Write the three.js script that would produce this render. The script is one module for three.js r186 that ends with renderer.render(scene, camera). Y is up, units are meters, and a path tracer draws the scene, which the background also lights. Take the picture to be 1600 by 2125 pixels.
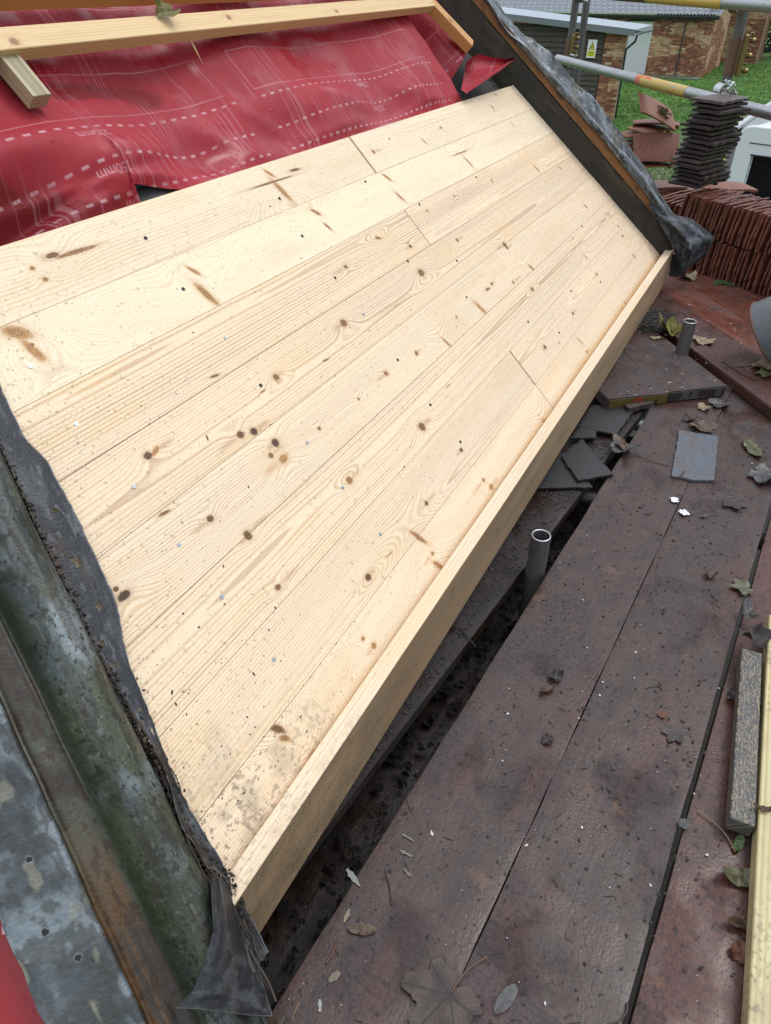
import * as THREE from 'three';
import { mergeGeometries, mergeVertices, toCreasedNormals } from 'three/addons/utils/BufferGeometryUtils.js';

// ---------------------------------------------------------------- camera, sky, sun, exposure
const scene = new THREE.Scene();
const CY = 3.77;                                   // eye height above the ground, metres
const RIGHT = new THREE.Vector3(0.46043, 0, 0.8877), DOWN = new THREE.Vector3(-0.53135, -0.80107, 0.2756), FWD = new THREE.Vector3(0.71111, -0.59857, -0.36884);
const camera = new THREE.PerspectiveCamera(71.53, 771 / 1024, 0.05, 400);
camera.position.set(0, CY, 0);
camera.lookAt(new THREE.Vector3(0, CY, 0).add(FWD));
scene.add(camera);
const renderer = new THREE.WebGLRenderer({ antialias: true });
renderer.setSize(771, 1024);
renderer.toneMapping = THREE.LinearToneMapping;
renderer.toneMappingExposure = 1.56;
renderer.shadowMap.enabled = true;
const SUN = new THREE.Vector3(0.35, 0.85, 0.30).normalize();
{
  const w = 512, h = 256, d = new Float32Array(w * h * 4);
  for (let j = 0; j < h; j++) for (let i = 0; i < w; i++) {
    const el = ((j + 0.5) / h - 0.5) * Math.PI, az = (i + 0.5) / w * Math.PI * 2, e = Math.max(0, Math.sin(el));
    let L = (1 + 2 * e) / 3 * 1.12;                                                   // standard overcast sky
    const x = Math.cos(az) * Math.cos(el), y = Math.sin(az) * Math.cos(el), z = Math.sin(el);
    L *= 1 + 0.07 * Math.sin(3.1 * x + 1.3 + 2 * z) * Math.sin(2.7 * y + 0.4) + 0.04 * Math.sin(9 * x + 5 * z) * Math.sin(8 * y - 3 * z);
    const k = (j * w + i) * 4;
    if (el <= 0) { d[k] = 0.09; d[k + 1] = 0.10; d[k + 2] = 0.08; } else { d[k] = 0.90 * L; d[k + 1] = 0.96 * L; d[k + 2] = 1.05 * L; }
    d[k + 3] = 1;
  }
  const sky = new THREE.DataTexture(d, w, h, THREE.RGBAFormat, THREE.FloatType);
  sky.mapping = THREE.EquirectangularReflectionMapping; sky.magFilter = THREE.LinearFilter; sky.minFilter = THREE.LinearFilter; sky.needsUpdate = true;
  scene.background = sky; scene.environment = sky;
}
const sun = new THREE.DirectionalLight(new THREE.Color(1, 0.96, 0.9), 0.8);
sun.position.copy(SUN).multiplyScalar(30); sun.castShadow = true; sun.shadow.radius = 45;
sun.shadow.camera.left = sun.shadow.camera.bottom = -12; sun.shadow.camera.right = sun.shadow.camera.top = 12; sun.shadow.camera.far = 90;
scene.add(sun, sun.target);

// ---------------------------------------------------------------- helpers
const V = (x, y, z) => new THREE.Vector3(x, y, z);
function rng(seed) { let a = seed >>> 0; return () => { a = (a + 0x6d2b79f5) >>> 0; let t = a; t = Math.imul(t ^ (t >>> 15), t | 1); t ^= t + Math.imul(t ^ (t >>> 7), t | 61); return ((t ^ (t >>> 14)) >>> 0) / 4294967296; }; }
const PERM = (() => { const r = rng(99), p = new Uint8Array(512); const a = [...Array(256).keys()]; for (let i = 255; i > 0; i--) { const j = Math.floor(r() * (i + 1)); [a[i], a[j]] = [a[j], a[i]]; } for (let i = 0; i < 512; i++) p[i] = a[i & 255]; return p; })();
const lat = (x, y, s) => PERM[PERM[(x + s * 37) & 255] + ((y + s * 101) & 255)] / 255;
function vn(x, y, s = 0, px = 256, py = 256) {              // value noise 0..1, repeating every px, py cells
  const xi = Math.floor(x), yi = Math.floor(y); let fx = x - xi, fy = y - yi;
  fx = fx * fx * (3 - 2 * fx); fy = fy * fy * (3 - 2 * fy);
  const x0 = ((xi % px) + px) % px, x1 = (x0 + 1) % px, y0 = ((yi % py) + py) % py, y1 = (y0 + 1) % py;
  const a = lat(x0, y0, s), b = lat(x1, y0, s), c = lat(x0, y1, s), d = lat(x1, y1, s);
  return a + (b - a) * fx + (c - a) * fy + (a - b - c + d) * fx * fy;
}
function fb(x, y, s = 0, o = 4, px = 256, py = 256) { let v = 0, a = 0.5, t = 0; for (let i = 0; i < o; i++) { v += a * vn(x, y, s + i * 7, px, py); t += a; x *= 2; y *= 2; px *= 2; py *= 2; a *= 0.5; } return v / t; }
const clamp = (x, a = 0, b = 1) => Math.min(b, Math.max(a, x));
const ss = (a, b, x) => { const t = clamp((x - a) / (b - a)); return t * t * (3 - 2 * t); };
const mix = (a, b, t) => a + (b - a) * t;
const mix3 = (a, b, t) => [a[0] + (b[0] - a[0]) * t, a[1] + (b[1] - a[1]) * t, a[2] + (b[2] - a[2]) * t];
const enc = (x) => { x = clamp(x); return x <= 0.0031308 ? 12.92 * x : 1.055 * Math.pow(x, 1 / 2.4) - 0.055; };
const ENC = new Uint8Array(4097); for (let i = 0; i <= 4096; i++) ENC[i] = Math.round(255 * enc(i / 4096));
const e8 = (x) => ENC[Math.round(clamp(x) * 4096)];
function table(pts) { return (x) => { if (x <= pts[0][0]) return pts[0][1]; for (let i = 1; i < pts.length; i++) if (x <= pts[i][0]) { const a = pts[i - 1], b = pts[i]; let t = (x - a[0]) / (b[0] - a[0]); t = t * t * (3 - 2 * t); return a[1] + (b[1] - a[1]) * t; } return pts[pts.length - 1][1]; }; }
function dataTex(w, h, fill, color = true) {                  // fill(i, j) -> [r,g,b] linear for colour, or one number
  const d = new Uint8Array(w * h * 4);
  for (let j = 0; j < h; j++) for (let i = 0; i < w; i++) {
    const c = fill(i, j), k = (j * w + i) * 4;
    if (color) { d[k] = e8(c[0]); d[k + 1] = e8(c[1]); d[k + 2] = e8(c[2]); } else d[k] = d[k + 1] = d[k + 2] = Math.round(255 * clamp(c));
    d[k + 3] = 255;
  }
  const t = new THREE.DataTexture(d, w, h, THREE.RGBAFormat);
  t.wrapS = t.wrapT = THREE.RepeatWrapping; t.magFilter = THREE.LinearFilter; t.minFilter = THREE.LinearMipmapLinearFilter; t.generateMipmaps = true;
  if (color) t.colorSpace = THREE.SRGBColorSpace;
  t.needsUpdate = true; return t;
}
function rep(t, rx, ry, ox = 0, oy = 0) { const c = t.clone(); c.repeat.set(rx, ry); c.offset.set(ox, oy); c.needsUpdate = true; return c; }
const std = (o) => new THREE.MeshStandardMaterial({ roughness: 0.8, metalness: 0, side: THREE.DoubleSide, ...o });
const rgb = (r, g, b) => new THREE.Color().setRGB(r, g, b);

// things and parts
const used = new Map();
function numbered(n) { const k = used.get(n) ?? 0; used.set(n, k + 1); return k ? `${n}_${String(k).padStart(3, '0')}` : n; }
function tag(o, label, category, group) { o.userData.label = label; o.userData.kind = 'thing'; if (category) o.userData.category = category; if (group) o.userData.group = group; return o; }
function shade(m) { m.castShadow = true; m.receiveShadow = true; return m; }
function thing(name, label, category, pos, group) { const o = new THREE.Group(); o.name = numbered(name); if (pos) o.position.copy(pos); scene.add(o); return tag(o, label, category, group); }
function part(name, geo, mat, parent) { const m = shade(new THREE.Mesh(geo, mat)); m.name = name; parent.add(m); return m; }
function solo(name, geo, mat, label, category, group) { const m = shade(new THREE.Mesh(geo, mat)); m.name = numbered(name); scene.add(m); return tag(m, label, category, group); }
function struct(name, geo, mat) { const m = shade(new THREE.Mesh(geo, mat)); m.name = numbered(name); m.userData.kind = 'structure'; scene.add(m); return m; }
function another(src, label, group) { const c = src.clone(); c.name = numbered(src.userData.base ?? src.name.replace(/_\d{3}$/, '')); c.userData = { ...src.userData }; if (label) c.userData.label = label; if (group) c.userData.group = group; scene.add(c); return c; }

const ORD = ['topmost', 'second', 'third', 'fourth', 'fifth', 'sixth', 'seventh', 'eighth', 'ninth', 'tenth', 'eleventh', 'twelfth', 'thirteenth', 'fourteenth', 'fifteenth', 'sixteenth', 'seventeenth', 'eighteenth', 'nineteenth', 'twentieth', 'twenty first', 'twenty second', 'twenty third', 'twenty fourth', 'twenty fifth', 'twenty sixth', 'twenty seventh', 'twenty eighth', 'twenty ninth', 'thirtieth', 'thirty first', 'thirty second', 'thirty third', 'thirty fourth', 'thirty fifth', 'thirty sixth'];
const nth = (k, first = 'first') => (k ? ORD[k] : first);

// where a line of sight from the photographer meets the deck, the roof slope or a given distance
const rayV = (x, y) => RIGHT.clone().multiplyScalar((x - 800) / 1475).addScaledVector(DOWN, (y - 1062.5) / 1475).add(FWD);
const eye = V(0, CY, 0);
const at = (x, y, depth) => eye.clone().addScaledVector(rayV(x, y), depth);
function onY(x, y, rel) { const v = rayV(x, y); return eye.clone().addScaledVector(v, rel / v.y); }         // rel: height from the eye
const NS = V(0, Math.SQRT1_2, Math.SQRT1_2);
function slopeXS(x, y, h = 0) { const v = rayV(x, y), k = -(1 - h) / v.dot(NS); return [v.x * k, (v.z - v.y) * k * Math.SQRT1_2]; }   // [along eaves, down slope]
function onPlane(x, y, p0, n) { const v = rayV(x, y), k = p0.clone().sub(eye).dot(n) / v.dot(n); return eye.clone().addScaledVector(v, k); }
const S = (X, h, s) => V(X, CY - Math.SQRT1_2 * (1 - h) - Math.SQRT1_2 * s, -Math.SQRT1_2 * (1 - h) + Math.SQRT1_2 * s);
function onSlopeGroup(o) { o.position.set(0, CY - Math.SQRT1_2, -Math.SQRT1_2); o.rotation.x = Math.PI / 4; return o; }   // local axes: along eaves, out of the roof, down the roof

// geometry
function bevelBox(lx, ly, lz, b = 0.002, uo = 0, vo = 0) {           // uv in metres
  const h = [lx / 2, ly / 2, lz / 2], pos = [], uv = [], nor = [];
  const vert = (s, a) => [0, 1, 2].map((i) => s[i] * (i === a ? h[i] : h[i] - b));
  const uvOf = (p, a) => (a === 1 ? [p[0] + h[0], p[2] + h[2]] : a === 2 ? [p[0] + h[0], p[1] + h[1] + lz] : [p[2] + h[2], p[1] + h[1] + lz]);
  const tri = (A, B, C, a) => {
    const n = V(B[0] - A[0], B[1] - A[1], B[2] - A[2]).cross(V(C[0] - A[0], C[1] - A[1], C[2] - A[2])).normalize();
    if (n.dot(V(A[0] + B[0] + C[0], A[1] + B[1] + C[1], A[2] + B[2] + C[2])) < 0) { [B, C] = [C, B]; n.negate(); }
    for (const p of [A, B, C]) { pos.push(...p); nor.push(n.x, n.y, n.z); const q = uvOf(p, a); uv.push(q[0] + uo, q[1] + vo); }
  };
  for (let a = 0; a < 3; a++) { const i = (a + 1) % 3, j = (a + 2) % 3;
    for (const s of [-1, 1]) { const c = [[-1, -1], [1, -1], [1, 1], [-1, 1]].map(([p, q]) => { const v = [0, 0, 0]; v[a] = s; v[i] = p; v[j] = q; return vert(v, a); }); tri(c[0], c[1], c[2], a); tri(c[0], c[2], c[3], a); }
    for (const p of [-1, 1]) for (const q of [-1, 1]) { const m = (s, ax) => { const v = [0, 0, 0]; v[a] = s; v[i] = p; v[j] = q; return vert(v, ax); }; const A = m(-1, i), B = m(1, i), C = m(1, j), D = m(-1, j), f = a === 1 ? i : i === 1 ? i : j; tri(A, B, C, f); tri(A, C, D, f); } }
  for (const x of [-1, 1]) for (const y of [-1, 1]) for (const z of [-1, 1]) tri(vert([x, y, z], 0), vert([x, y, z], 1), vert([x, y, z], 2), 1);
  const g = new THREE.BufferGeometry(); g.setAttribute('position', new THREE.Float32BufferAttribute(pos, 3)); g.setAttribute('normal', new THREE.Float32BufferAttribute(nor, 3)); g.setAttribute('uv', new THREE.Float32BufferAttribute(uv, 2)); return g;
}
function gridGeo(nu, nv, f) {                                         // f(u, v) in 0..1 -> [x, y, z, uvx, uvy]
  const pos = [], uv = [], idx = [];
  for (let j = 0; j <= nv; j++) for (let i = 0; i <= nu; i++) { const p = f(i / nu, j / nv); pos.push(p[0], p[1], p[2]); uv.push(p[3] ?? i / nu, p[4] ?? j / nv); }
  for (let j = 0; j < nv; j++) for (let i = 0; i < nu; i++) { const a = j * (nu + 1) + i, b = a + 1, c = a + nu + 1, d = c + 1; idx.push(a, c, b, b, c, d); }
  const g = new THREE.BufferGeometry(); g.setAttribute('position', new THREE.Float32BufferAttribute(pos, 3)); g.setAttribute('uv', new THREE.Float32BufferAttribute(uv, 2)); g.setIndex(idx); g.computeVertexNormals(); return g;
}
function tube(a, b, r, seg = 20, inner = 0) {                          // a tube from a to b, hollow when inner is given
  const L = a.distanceTo(b), parts = [new THREE.CylinderGeometry(r, r, L, seg, 1, inner > 0)];
  if (inner) { parts.push(new THREE.CylinderGeometry(inner, inner, L, seg, 1, true)); for (const s of [-1, 1]) { const k = new THREE.RingGeometry(inner, r, seg); k.rotateX(-s * Math.PI / 2); k.translate(0, s * L / 2, 0); parts.push(k); } }
  const g = mergeGeometries(parts.map((p) => p.toNonIndexed()));
  g.applyQuaternion(new THREE.Quaternion().setFromUnitVectors(V(0, 1, 0), b.clone().sub(a).normalize())); g.translate((a.x + b.x) / 2, (a.y + b.y) / 2, (a.z + b.z) / 2); return g;
}
function join(list) { return mergeGeometries(list.map((g) => { const h = g.index ? g.toNonIndexed() : g; if (!h.attributes.uv) h.setAttribute('uv', new THREE.Float32BufferAttribute(new Float32Array(h.attributes.position.count * 2), 2)); for (const k of Object.keys(h.attributes)) if (!['position', 'normal', 'uv'].includes(k)) h.deleteAttribute(k); return h; })); }
function orient(o, xAxis, yAxis) { const x = xAxis.clone().normalize(), z = x.clone().cross(yAxis).normalize(), y = z.clone().cross(x); o.quaternion.setFromRotationMatrix(new THREE.Matrix4().makeBasis(x, y, z)); return o; }

// ---------------------------------------------------------------- wood
// One board's face: growth rings cut nearly flat, bent round its knots. u runs along the board, v across, both in metres.
function woodTex({ L, W, nx, ny, seed, knots = [], ring = 0.0052, pale = 0, vc = null, depth = null, early = [0.74, 0.615, 0.475], late = [0.43, 0.262, 0.160], edge = 0, dirt = null, warm = 0, tone = null, cont = 0.8 }) {
  const r = rng(seed), c0 = vc ?? W * (0.25 + 0.5 * r()), d0 = depth ?? 0.018 + 0.03 * r(), sl = (r() - 0.5) * 0.012, o = r() * 200;
  const KS = knots.map((k) => ({ ...k, cs: Math.cos(k.a ?? 0), sn: Math.sin(k.a ?? 0) }));
  return dataTex(nx, ny, (i, j) => {
    const u = (i + 0.5) / nx * L, v = (j + 0.5) / ny * W;
    let vv = v + 0.006 * (vn(u * 1.7 + o, v * 5, seed) - 0.5) + 0.0022 * (vn(u * 7 + o, v * 14, seed + 3) - 0.5);
    const d = Math.max(0.0015, d0 + sl * u + 0.030 * (vn(u * 0.7 + o, 0.5, seed + 5) - 0.5) + 0.006 * (vn(u * 4 + o, 3.5, seed + 6) - 0.5));
    let push = 0, kc = null, kw = 0, halo = 0, hk = 0.5;
    for (const k of KS) {
      const du = u - k.u, dv = v - k.v, p = du * k.cs + dv * k.sn, q = -du * k.sn + dv * k.cs;
      if (Math.abs(du) > 0.16 || Math.abs(dv) > 0.09) continue;
      if (k.kind !== 2) { const R = Math.max(k.r, 0.005); push += R * 1.75 * Math.exp(-(du * du) / (R * R * 16) - (dv * dv) / (R * R * 4.5)) * (k.sgn ?? 1); }
      const wob = 1 + 0.30 * (fb(u * 160 + o, v * 160, seed + 11, 2) - 0.5);
      const e = Math.hypot(p / k.r, q / (k.r * (k.asp ?? 0.8))) * wob;
      if (e < 1) { const t = 1 - e; if (t > kw) { kw = t; kc = k; kc.e = e; } }
      const t2 = k.tail ?? 0; const along = t2 ? Math.exp(-(q * q) / (k.r * k.r * 0.3)) * ss(t2, 0, Math.abs(p - Math.sign(k.td ?? 1) * t2 / 2) * 2 - t2 * 0.2) * 0.7 : 0;
      const g = Math.max(Math.exp(-(e * e - 0.7) * 0.75) * 0.75, along); if (g > halo) { halo = g; hk = k.dark; }
    }
    const R = Math.hypot(vv - c0, d) * (1 + 0.05 * (vn(u * 2.2 + o, v * 9, seed + 8) - 0.5)) - push;
    const ph = R / ring, id = Math.floor(ph), f = ph - id;
    const amp = (0.35 + 0.85 * (PERM[(id + seed * 13 + 512) & 255] / 255)) * (0.65 + 0.55 * vn(u * 1.3 + o, v * 18, seed + 9)) * (1 - 0.45 * pale);
    const lt = ss(0.30, 0.88, f) * (1 - ss(0.93, 1, f)) * amp;
    const streak = vn(u * 26 + o, v * 1100, seed + 12) - 0.5, fine = vn(u * 170, v * 520, seed + 14) - 0.5;
    const blot = vn(u * 2.6 + o, v * 22, seed + 15);
    let c = mix3(early, late, clamp(lt * cont));
    const amber = ss(0.68, 0.86, vn(u * 5 + o, v * 34, seed + 17)) * ss(0.25, 0.6, f) * 0.5; c = mix3(c, [0.66, 0.44, 0.22], amber * (1 - pale * 0.6));
    const k1 = 1 + 0.075 * streak + 0.04 * fine + 0.10 * (blot - 0.5) + 0.05 * (vn(u * 0.8 + o, 7.7, seed + 19) - 0.5); c = [c[0] * k1, c[1] * (k1 - 0.012 * (blot - 0.5)), c[2] * (k1 - 0.035 * (blot - 0.5))];
    if (warm) c = mix3(c, [0.70, 0.47, 0.25], warm);
    if (edge) { const t = ss(W - edge, W - edge * 0.2, v); c = mix3(c, mix3([0.72, 0.46, 0.22], [0.5, 0.26, 0.09], clamp(lt * 1.1)), t * 0.85); }
    if (halo > 0.02) c = mix3(c, mix3([0.54, 0.29, 0.11], [0.36, 0.19, 0.095], hk), clamp(halo) * 0.78);
    if (kc) { const k = kc, rings = 0.5 + 0.5 * Math.sin(k.e * (k.kind === 1 ? 9 : 14) + 3 * vn(u * 200, v * 200, 5)); const core = ss(.05, .45, kw), kcol = mix3(mix3([0.36, 0.17, 0.06], [0.036, 0.016, 0.009], k.dark), mix3([0.55, 0.30, 0.12], [0.12, 0.050, 0.022], k.dark), rings * (1 - .7 * core * k.dark)); c = mix3(c, kcol, ss(0, 0.30, kw)); c = mix3(c, [0.06, 0.03, 0.018], .6 * k.dark * ss(0, .06, kw) * (1 - ss(.10, .22, kw))); }
    if (dirt) { const m = dirt(u, v); if (m > 0) { const g = ss(0.40, 0.72, fb(u * 24, v * 40, 71, 5)) * m, g2 = ss(0.60, 0.72, fb(u * 150, v * 190, 77, 3)) * m * ss(.3, .6, fb(u * 12, v * 20, 79, 3)); c = mix3(c, [0.25, 0.19, 0.125], clamp(g * 0.5)); c = mix3(c, [0.10, 0.07, 0.045], clamp(g2 * 0.6)); } }
    if (tone) { const k2 = tone(u, v); c = k2 < 1 ? [c[0] * k2 * 1.10, c[1] * k2 * .96, c[2] * k2 * .82] : c.map((x) => x * k2); }
    return c;
  });
}
// beads of rain standing on the boards: one quarter metre, repeating
const dropTex = (() => {
  const n = 1024, hgt = new Float32Array(n * n), r = rng(5), px = 0.25 / n;
  for (let k = 0; k < 2600; k++) {
    const big = r(), R = (0.0007 + 0.0019 * big * big * r() + 0.0003 * r()) / px, cx = r() * n, cy = r() * n, st = 0.7 + 0.6 * r(), b = Math.ceil(R * 1.6);
    for (let y = -b; y <= b; y++) for (let x = -b; x <= b; x++) { const e = Math.hypot(x * st, y / st) / R; if (e < 1) { const q = (((cy + y) | 0) & (n - 1)) * n + (((cx + x) | 0) & (n - 1)); hgt[q] = Math.max(hgt[q], Math.sqrt(1 - e * e) * Math.min(1, R * px / 0.0022)); } }
  }
  return { bump: dataTex(n, n, (i, j) => 0.9 * hgt[j * n + i], false), rough: dataTex(n, n, (i, j) => (hgt[j * n + i] > 0.03 ? 0.10 : 0.56 + 0.12 * vn(i / 6, j / 6, 4, 170, 170)), false) };
})();
const mapOf = (t, L, W) => { t.repeat.set(1 / L, 1 / W); return t; };

// ---------------------------------------------------------------- boarded roof slope: planks, screws
const ROW = [-0.523, -0.405, -0.284, -0.165, -0.043, 0.080, 0.204, 0.326, 0.43];
const hipX = (s) => 0.335 - 0.346 * (s - 0.1), vergeX = (s) => 3.19 + 0.350 * (s + 0.539);
// knots, each as seen: [x, y, radius mm, darkness, kind 0 round / 1 spike across the board / 2 slit, aspect or angle, ...]
const KN = [
  [109, 529, 16, .75, 0, .38, .12], [160, 521, 48, .45, 2, .09, .03], [67, 556, 6, .3, 0], [94, 579, 6, .35, 0], [35, 690, 18, .2, 1, .5, .6], [70, 728, 18, .15, 1, .35, 1.4], [66, 715, 5, .5, 0],
  [402, 562, 12, .2, 1, .3, 1.0], [428, 610, 24, .25, 1, .28, 1.35], [566, 377, 92, .58, 2, .028, .02], [612, 352, 22, .8, 2, .16, .05], [585, 395, 26, .2, 1, .25, 1.35], [560, 360, 13, .15, 1, .3, .9],
  [655, 440, 13, .3, 1, .35, .8], [680, 470, 11, .35, 1, .3, 1.2], [803, 368, 14, .25, 1, .3, .9], [830, 408, 16, .2, 1, .25, 1.2], [915, 265, 7, .6, 0], [775, 315, 9, .4, 0], [880, 293, 10, .15, 1, .3, 1.2], [808, 288, 5, .6, 0],
  [1022, 223, 8, .6, 1, .4, 1.1], [1029, 197, 6, .65, 0], [956, 317, 66, .42, 2, .035, .02], [972, 336, 20, .15, 1, .2, 1.25], [1064, 258, 11, .15, 1, .2, 1.2], [1020, 374, 6, .55, 0], [943, 407, 6, .5, 0], [886, 437, 6, .4, 0], [1114, 350, 12, .4, 1, .35, 1.1], [1162, 348, 9, .5, 1, .35, 1.1],
  [949, 498, 9, .5, 0, .8], [1046, 506, 11, .7, 0, .7], [1052, 514, 9, .7, 0], [851, 511, 8, .75, 0], [784, 494, 9, .5, 1, .35, .3], [717, 554, 8, .65, 0], [1215, 428, 10, .3, 1, .4, 1.0],
  [874, 566, 17, .62, 0, .75], [713, 670, 14, .6, 0, .8], [1020, 589, 8, .75, 0, .8], [1012, 600, 16, .6, 2, .25, .1], [1065, 586, 8, .65, 0, .7], [1105, 600, 11, .6, 0, .8], [1103, 556, 13, .35, 1, .35, 1.1], [998, 640, 22, .12, 1, .26, 1.25], [947, 658, 6, .3, 0], [864, 733, 9, .5, 0], [801, 775, 9, .35, 0], [928, 712, 16, .2, 1, .22, 1.3],
  [1131, 720, 11, .72, 0, .8], [1189, 650, 10, .7, 0, .7], [1239, 569, 9, .6, 0], [876, 885, 15, .65, 0, .85], [662, 889, 6, .55, 0], [744, 828, 5, .45, 0], [1189, 494, 7, .4, 0], [1216, 533, 12, .25, 1, .25, 1.2], [1292, 490, 9, .55, 0], [1315, 530, 9, .6, 1, .4, 1.2], [1299, 630, 11, .15, 1, .35, 1.2], [1204, 708, 15, .3, 1, .2, 1.2], [1218, 730, 8, .3, 0], [1134, 877, 16, .1, 1, .4, .9], [1262, 443, 7, .4, 0],
  [1019, 1010, 12, .2, 0, .7], [1003, 996, 8, .25, 0], [957, 934, 8, .8, 0], [885, 1044, 8, .72, 0], [870, 1117, 17, .3, 1, .26, 1.15], [897, 1149, 7, .25, 0], [909, 1173, 13, .2, 1, .4, 1.15], [764, 1197, 10, .82, 0, .85], [577, 1218, 8, .6, 0], [775, 1340, 9, .2, 0, .8], [753, 1325, 6, .25, 0], [574, 1512, 12, .72, 1, .4, 1.05], [590, 1532, 8, .3, 1, .5, 1.0], [652, 1566, 16, .08, 0, .6],
  [257, 1236, 15, .97, 0, .55], [240, 1222, 6, .8, 0], [436, 1076, 9, .75, 0], [516, 1113, 9, .72, 0], [307, 945, 10, .85, 0], [322, 936, 14, .2, 2, .3, -.3], [527, 895, 11, .92, 0], [499, 902, 10, .8, 0], [571, 919, 12, .93, 0], [562, 945, 8, .6, 0], [588, 952, 16, .1, 0, .6], [573, 782, 10, .55, 0], [725, 996, 11, .4, 0, .9],
  [445, 780, 13, .6, 2, .22, .15], [430, 908, 6, .9, 2, .3, -1.1], [340, 1065, 13, .62, 2, .2, .15], [676, 747, 11, .6, 2, .2, .15], [545, 812, 8, .5, 2, .2, .1], [808, 1150, 12, .3, 2, .12, .1], [930, 800, 14, .3, 2, .1, .05],
];
const SCREWS = [[62, 760], [158, 880], [541, 800], [467, 703], [277, 1010], [637, 919], [371, 1131], [461, 1239], [568, 1369], [754, 652], [711, 1012], [789, 1109], [380, 600], [302, 494], [968, 617], [825, 747], [893, 840], [948, 541], [846, 542], [627, 490], [580, 412], [758, 377], [988, 368], [1208, 470], [955, 917], [1185, 604], [1246, 585], [1096, 668], [1283, 470], [1160, 690], [695, 577], [870, 424]];
const roof = onSlopeGroup(thing('boarded_roof', 'sloping roof face of new pale pine planks with dark knots, wet with rain', 'roof boarding'));
roof.userData.kind = 'thing';
const knotXS = KN.map((k) => [...slopeXS(k[0], k[1]), k]);
const rowLook = [ { pale: .6, vc: .15, depth: .05, ring: .0056 }, { pale: .75, vc: -.05, depth: .06, ring: .0044 }, { pale: 0, vc: .02, depth: .014, ring: .0064 }, { pale: 0, vc: .075, depth: .016, ring: .0058 }, { pale: .25, vc: -.01, depth: .03, ring: .0048 }, { pale: .1, vc: .045, depth: .013, ring: .0060 }, { pale: .15, vc: .10, depth: .014, ring: .0052 }, { pale: .1, vc: -.06, depth: .03, ring: .0044 } ];
const JOINT = 1.862, planks = [];
for (let r = 0; r < 8; r++) {
  const s0 = ROW[r], s1 = ROW[r + 1], W = s1 - s0, sm = (s0 + s1) / 2, x0 = hipX(sm) + 0.02, x1 = vergeX(sm) + 0.06;
  const cuts = [0, 2, 6, 7].includes(r) ? [[x0, JOINT, 0], [JOINT, x1, 1]] : [[x0, x1, 0]];
  for (const [a, b, half] of cuts) {
    const wide = { 0: 0.0085, 2: 0.0050, 6: 0.0085, 7: 0.0040 }[r] ?? 0, A = half ? a + wide / 2 : a, B = cuts.length > 1 && !half ? b - wide / 2 : b, L = B - A, gap = [0.0007, 0.0006, 0.0009, 0.0006, 0.0007, 0.0008, 0.0006, 0.0008][r];
    const knots = knotXS.filter(([X, s]) => s > s0 - 0.004 && s < s1 + 0.004 && X > A - 0.03 && X < B + 0.03).map(([X, s, k], i) => ({ u: X - A, v: clamp(s - s0, 0.003, W - 0.003), r: k[2] / 1000 * (k[4] === 1 ? 1.35 : k[4] === 0 ? .85 : 1), dark: k[3], kind: k[4], asp: k[5] ?? 0.82, a: k[4] ? (k[6] ?? 0) : 0, tail: k[4] === 0 && k[2] > 6 ? 0.03 + 0.02 * (i % 3) : 0, td: i % 2 ? 1 : -1, sgn: (X * 37 | 0) % 3 ? 1 : -1 }));
    const q = rowLook[r], sd = 11 + r * 2 + half * 31;
    const map = woodTex({ L, W, nx: Math.min(2048, Math.round(L * 640)), ny: 168, seed: sd, knots, ring: q.ring * (half ? 0.9 : 1), pale: q.pale, vc: half ? W - q.vc * 0.8 : q.vc, depth: q.depth * (half ? 1.3 : 1), edge: r === 7 ? 0.040 : 0, cont: [.46, .40, .74, .66, .56, .70, .60, .50][r] * (half ? .85 : 1),
      early: mix3([0.76, 0.595, 0.415], [0.80, 0.672, 0.49], q.pale).map((x) => x * (.99 + .02 * ((r * 5 + half) % 3))), dirt: r >= 6 && !half ? (u, v) => ss(0.62, 0.05, u + (r === 6 ? 0.25 : 0)) * ss(0, 0.03, v + (r === 7 ? 0.03 : -0.03)) : null });
    const m = std({ map: mapOf(map, L, W), bumpMap: rep(dropTex.bump, 4, 4, r * 0.13, r * 0.29), bumpScale: 0.00042, roughnessMap: rep(dropTex.rough, 4, 4, r * 0.13, r * 0.29), roughness: 1 });
    const g = bevelBox(L, 0.02, W - gap, 0.0005); g.translate((A + B) / 2, -0.01 + ((r * 7 + half * 3) % 5 - 2) * 0.0003, sm);
    const p = part('plank', g, m, roof); planks.push({ p, A, B, s0, s1 });
  }
}
{ // countersunk screw heads, each in its plank
  const head = join([new THREE.CylinderGeometry(0.0036, 0.0036, 0.0012, 14), new THREE.BoxGeometry(0.0050, 0.0008, 0.0009).translate(0, 0.0008, 0), new THREE.BoxGeometry(0.0009, 0.0008, 0.0050).translate(0, 0.0008, 0)]);
  const zinc = std({ color: rgb(.42, .45, .50), metalness: 1, roughness: .35 }), hole = std({ color: rgb(.035, .03, .03), roughness: .7 });
  const bright = new Set([0, 1, 3, 4, 5, 6, 7, 8, 9, 10, 11]);
  SCREWS.forEach(([x, y], i) => { const [X, s] = slopeXS(x, y), q = planks.find((k) => X > k.A && X < k.B && s >= k.s0 && s < k.s1); if (!q) return; const m = part('screw', head, bright.has(i) ? zinc : hole, q.p); m.position.set(X, 0.0006, s); m.rotation.y = i; });
}
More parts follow.
